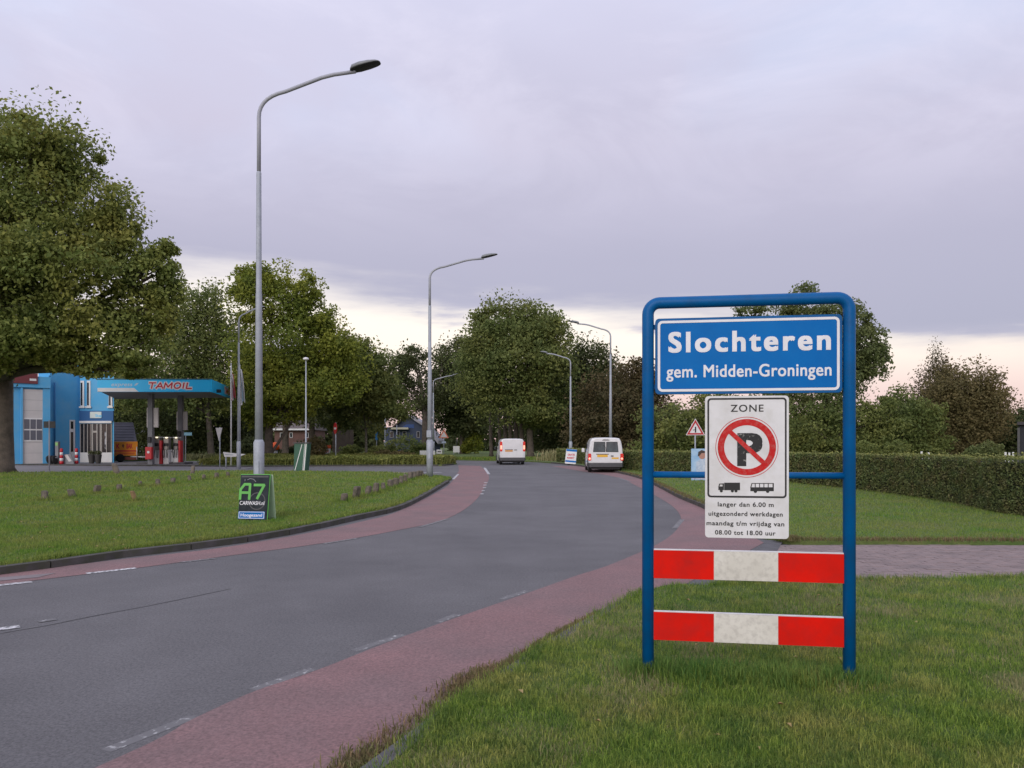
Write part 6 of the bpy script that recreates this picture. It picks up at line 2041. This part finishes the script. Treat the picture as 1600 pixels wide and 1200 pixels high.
# junction warning sign
d = 31.0
kw = d / 1202
wt = empty('warning_sign', (X(1086.5, d), d, VZ)); tag(wt, 'red bordered triangular junction warning sign seen inside the town sign frame', 'traffic sign')
zw = lambda py: Z(py, d) - VZ
MB().tube([(0, 0.03, -0.05), (0, 0.03, zw(655))], 0.028, 10).build('pole', M_galv, wt)


def tri(r_, cz_): return [(-r_ * 0.866, cz_ - r_ * .5), (r_ * 0.866, cz_ - r_ * .5), (0, cz_ + r_)]


cz_ = zw(671.3)
MB().prism_xz(tri(17.4 * kw, cz_), -0.012, 0.0).build('plate', M_signwhite, wt, bevel=0.002)
MB().prism_xz(tri(15.6 * kw, cz_), -0.0155, -0.0125, holes=[tri(10.6 * kw, cz_)[::-1]]).build('red_border', pm('dark_sign_red', (0.42, 0.015, 0.025), rough=0.5), wt)
sy = MB()
sy.prism_xz([(-0.9 * kw, cz_ - 4.6 * kw), (1.2 * kw, cz_ - 4.6 * kw), (1.2 * kw, cz_ + 4.6 * kw), (-0.9 * kw, cz_ + 4.6 * kw)], -0.0155, -0.0125)
sy.prism_xz([(-3.8 * kw, cz_ - 1.4 * kw), (-1.0 * kw, cz_ - .6 * kw), (-1.0 * kw, cz_ + 0.4 * kw), (-3.8 * kw, cz_ - 0.3 * kw)], -0.0155, -0.0125)
sy.build('junction_symbol', M_black, wt)
# poster board at its foot
d2 = 30.2
kp = d2 / 1202
po = empty('poster_board', (X(1096, d2), d2, VZ)); tag(po, 'pale blue campaign poster board of a person at the foot of the junction warning sign', 'poster')
zp_ = lambda py: Z(py, d2) - VZ
x0_, x1_ = -16 * kp, 16 * kp
pf = MB().box((0, 0, (zp_(701) + zp_(752)) / 2), (x1_ - x0_, 0.03, zp_(701) - zp_(752))).build('board', pm('poster_blue', (0.22, 0.42, 0.66), (0.42, 0.58, 0.76), scale=3.0, rough=0.5), po)
M_skin = pm('print_skin', (0.42, 0.22, 0.17), rough=0.6)
MB().prism_xz(circ(1 * kp, zp_(712), 5.4 * kp, 24), -0.0185, -0.0155).build('printed_face', M_skin, pf)
MB().prism_xz([(-6 * kp, zp_(713)), (-5 * kp, zp_(706)), (0, zp_(703)), (6 * kp, zp_(705)), (6 * kp, zp_(708)), (0, zp_(708)), (-3 * kp, zp_(712))], -0.0205, -0.0186).build('printed_hair', pm('print_hair', (0.05, 0.035, 0.03), rough=0.6), pf)
MB().prism_xz([(-9 * kp, zp_(738)), (11 * kp, zp_(738)), (9 * kp, zp_(721)), (3 * kp, zp_(718)), (-3 * kp, zp_(718)), (-8 * kp, zp_(722))], -0.0185, -0.0155).build('printed_shirt', pm('print_shirt', (0.60, 0.66, 0.74), (0.35, 0.45, 0.6), scale=8, rough=0.6), pf)
MB().box((0, -0.017, zp_(745)), (28 * kp, 0.003, 8 * kp)).build('printed_band', pm('print_band', (0.62, 0.60, 0.68), (0.30, 0.34, 0.50), scale=10, rough=0.6), pf)
MB().box((0.0, 0.06, 0.55), (0.06, 0.06, 1.1)).build('stake', M_bark, po)

# rail fence behind the parked looking van
rfn = empty('rail_fence', (X(985, 46), 46, VZ)); tag(rfn, 'low pale rail fence before the hedge right of the van', 'fence')
for px_, d_ in ((975, 46.5), (989, 44.5), (1003, 42.5)):
    MB().box((X(px_, d_) - X(985, 46), d_ - 46, 0.45), (0.08, 0.08, 0.98)).build('post', pm('pale_rail', (0.30, 0.30, 0.30), rough=0.7), rfn)
pa, pb_ = (X(972, 47) - X(985, 46), 1.0), (X(1004, 42.4) - X(985, 46), -3.6)
MB().tube([(pa[0], pa[1], 0.83), (pb_[0], pb_[1], 0.83)], 0.035, 6).build('rail', MATS['pale_rail'], rfn)

for px_, d_, w_, tp in ((1440, 34, 3.0, 705.5), (1451, 35, 3.0, 707), (1571, 33, 3.0, 706.5), (1577, 34, 2.4, 707), (1583, 33, 2.6, 706.5)):
    i_ = {1440: 'left of the pair below the feathery conifer', 1451: 'right of the pair below the feathery conifer', 1571: 'leftmost of three close together near the hut', 1577: 'middle of three close together near the hut', 1583: 'rightmost of three close together near the hut'}[px_]
    e = MB().box((0, 0, (Z(tp, d_) - VZ) / 2), (w_ / 1202 * d_, 0.05, Z(tp, d_) - VZ)).build('marker_post', M_white, loc=(X(px_, d_), d_, VZ), bevel=0.01)
    tag(e, 'white post top above the hedge, ' + i_, 'post', 'white posts behind the hedge')
hut = empty('hut', (X(1642, 50), 50, VZ), R(-34)); tag(hut, 'dark hut partly cut by the right edge of the photo', 'hut')
kh = 50 / 1202
MB().box((0, 1.5, (Z(664, 50) - VZ) / 2), (84 * kh, 3, Z(664, 50) - VZ)).build('wall', pm('dark_timber', (0.02, 0.022, 0.03), rough=0.8), hut)
MB().box((4 * kh, 1.5, Z(661, 50) - VZ), (96 * kh, 3.6, 0.2)).build('roof', pm('dark_roof', (0.05, 0.045, 0.05), rough=0.8), hut)
MB().box((-42 * kh, -0.1, (Z(668, 50) - VZ) / 2), (0.14, 0.14, Z(668, 50) - VZ)).build('corner_post', M_bumper, hut)
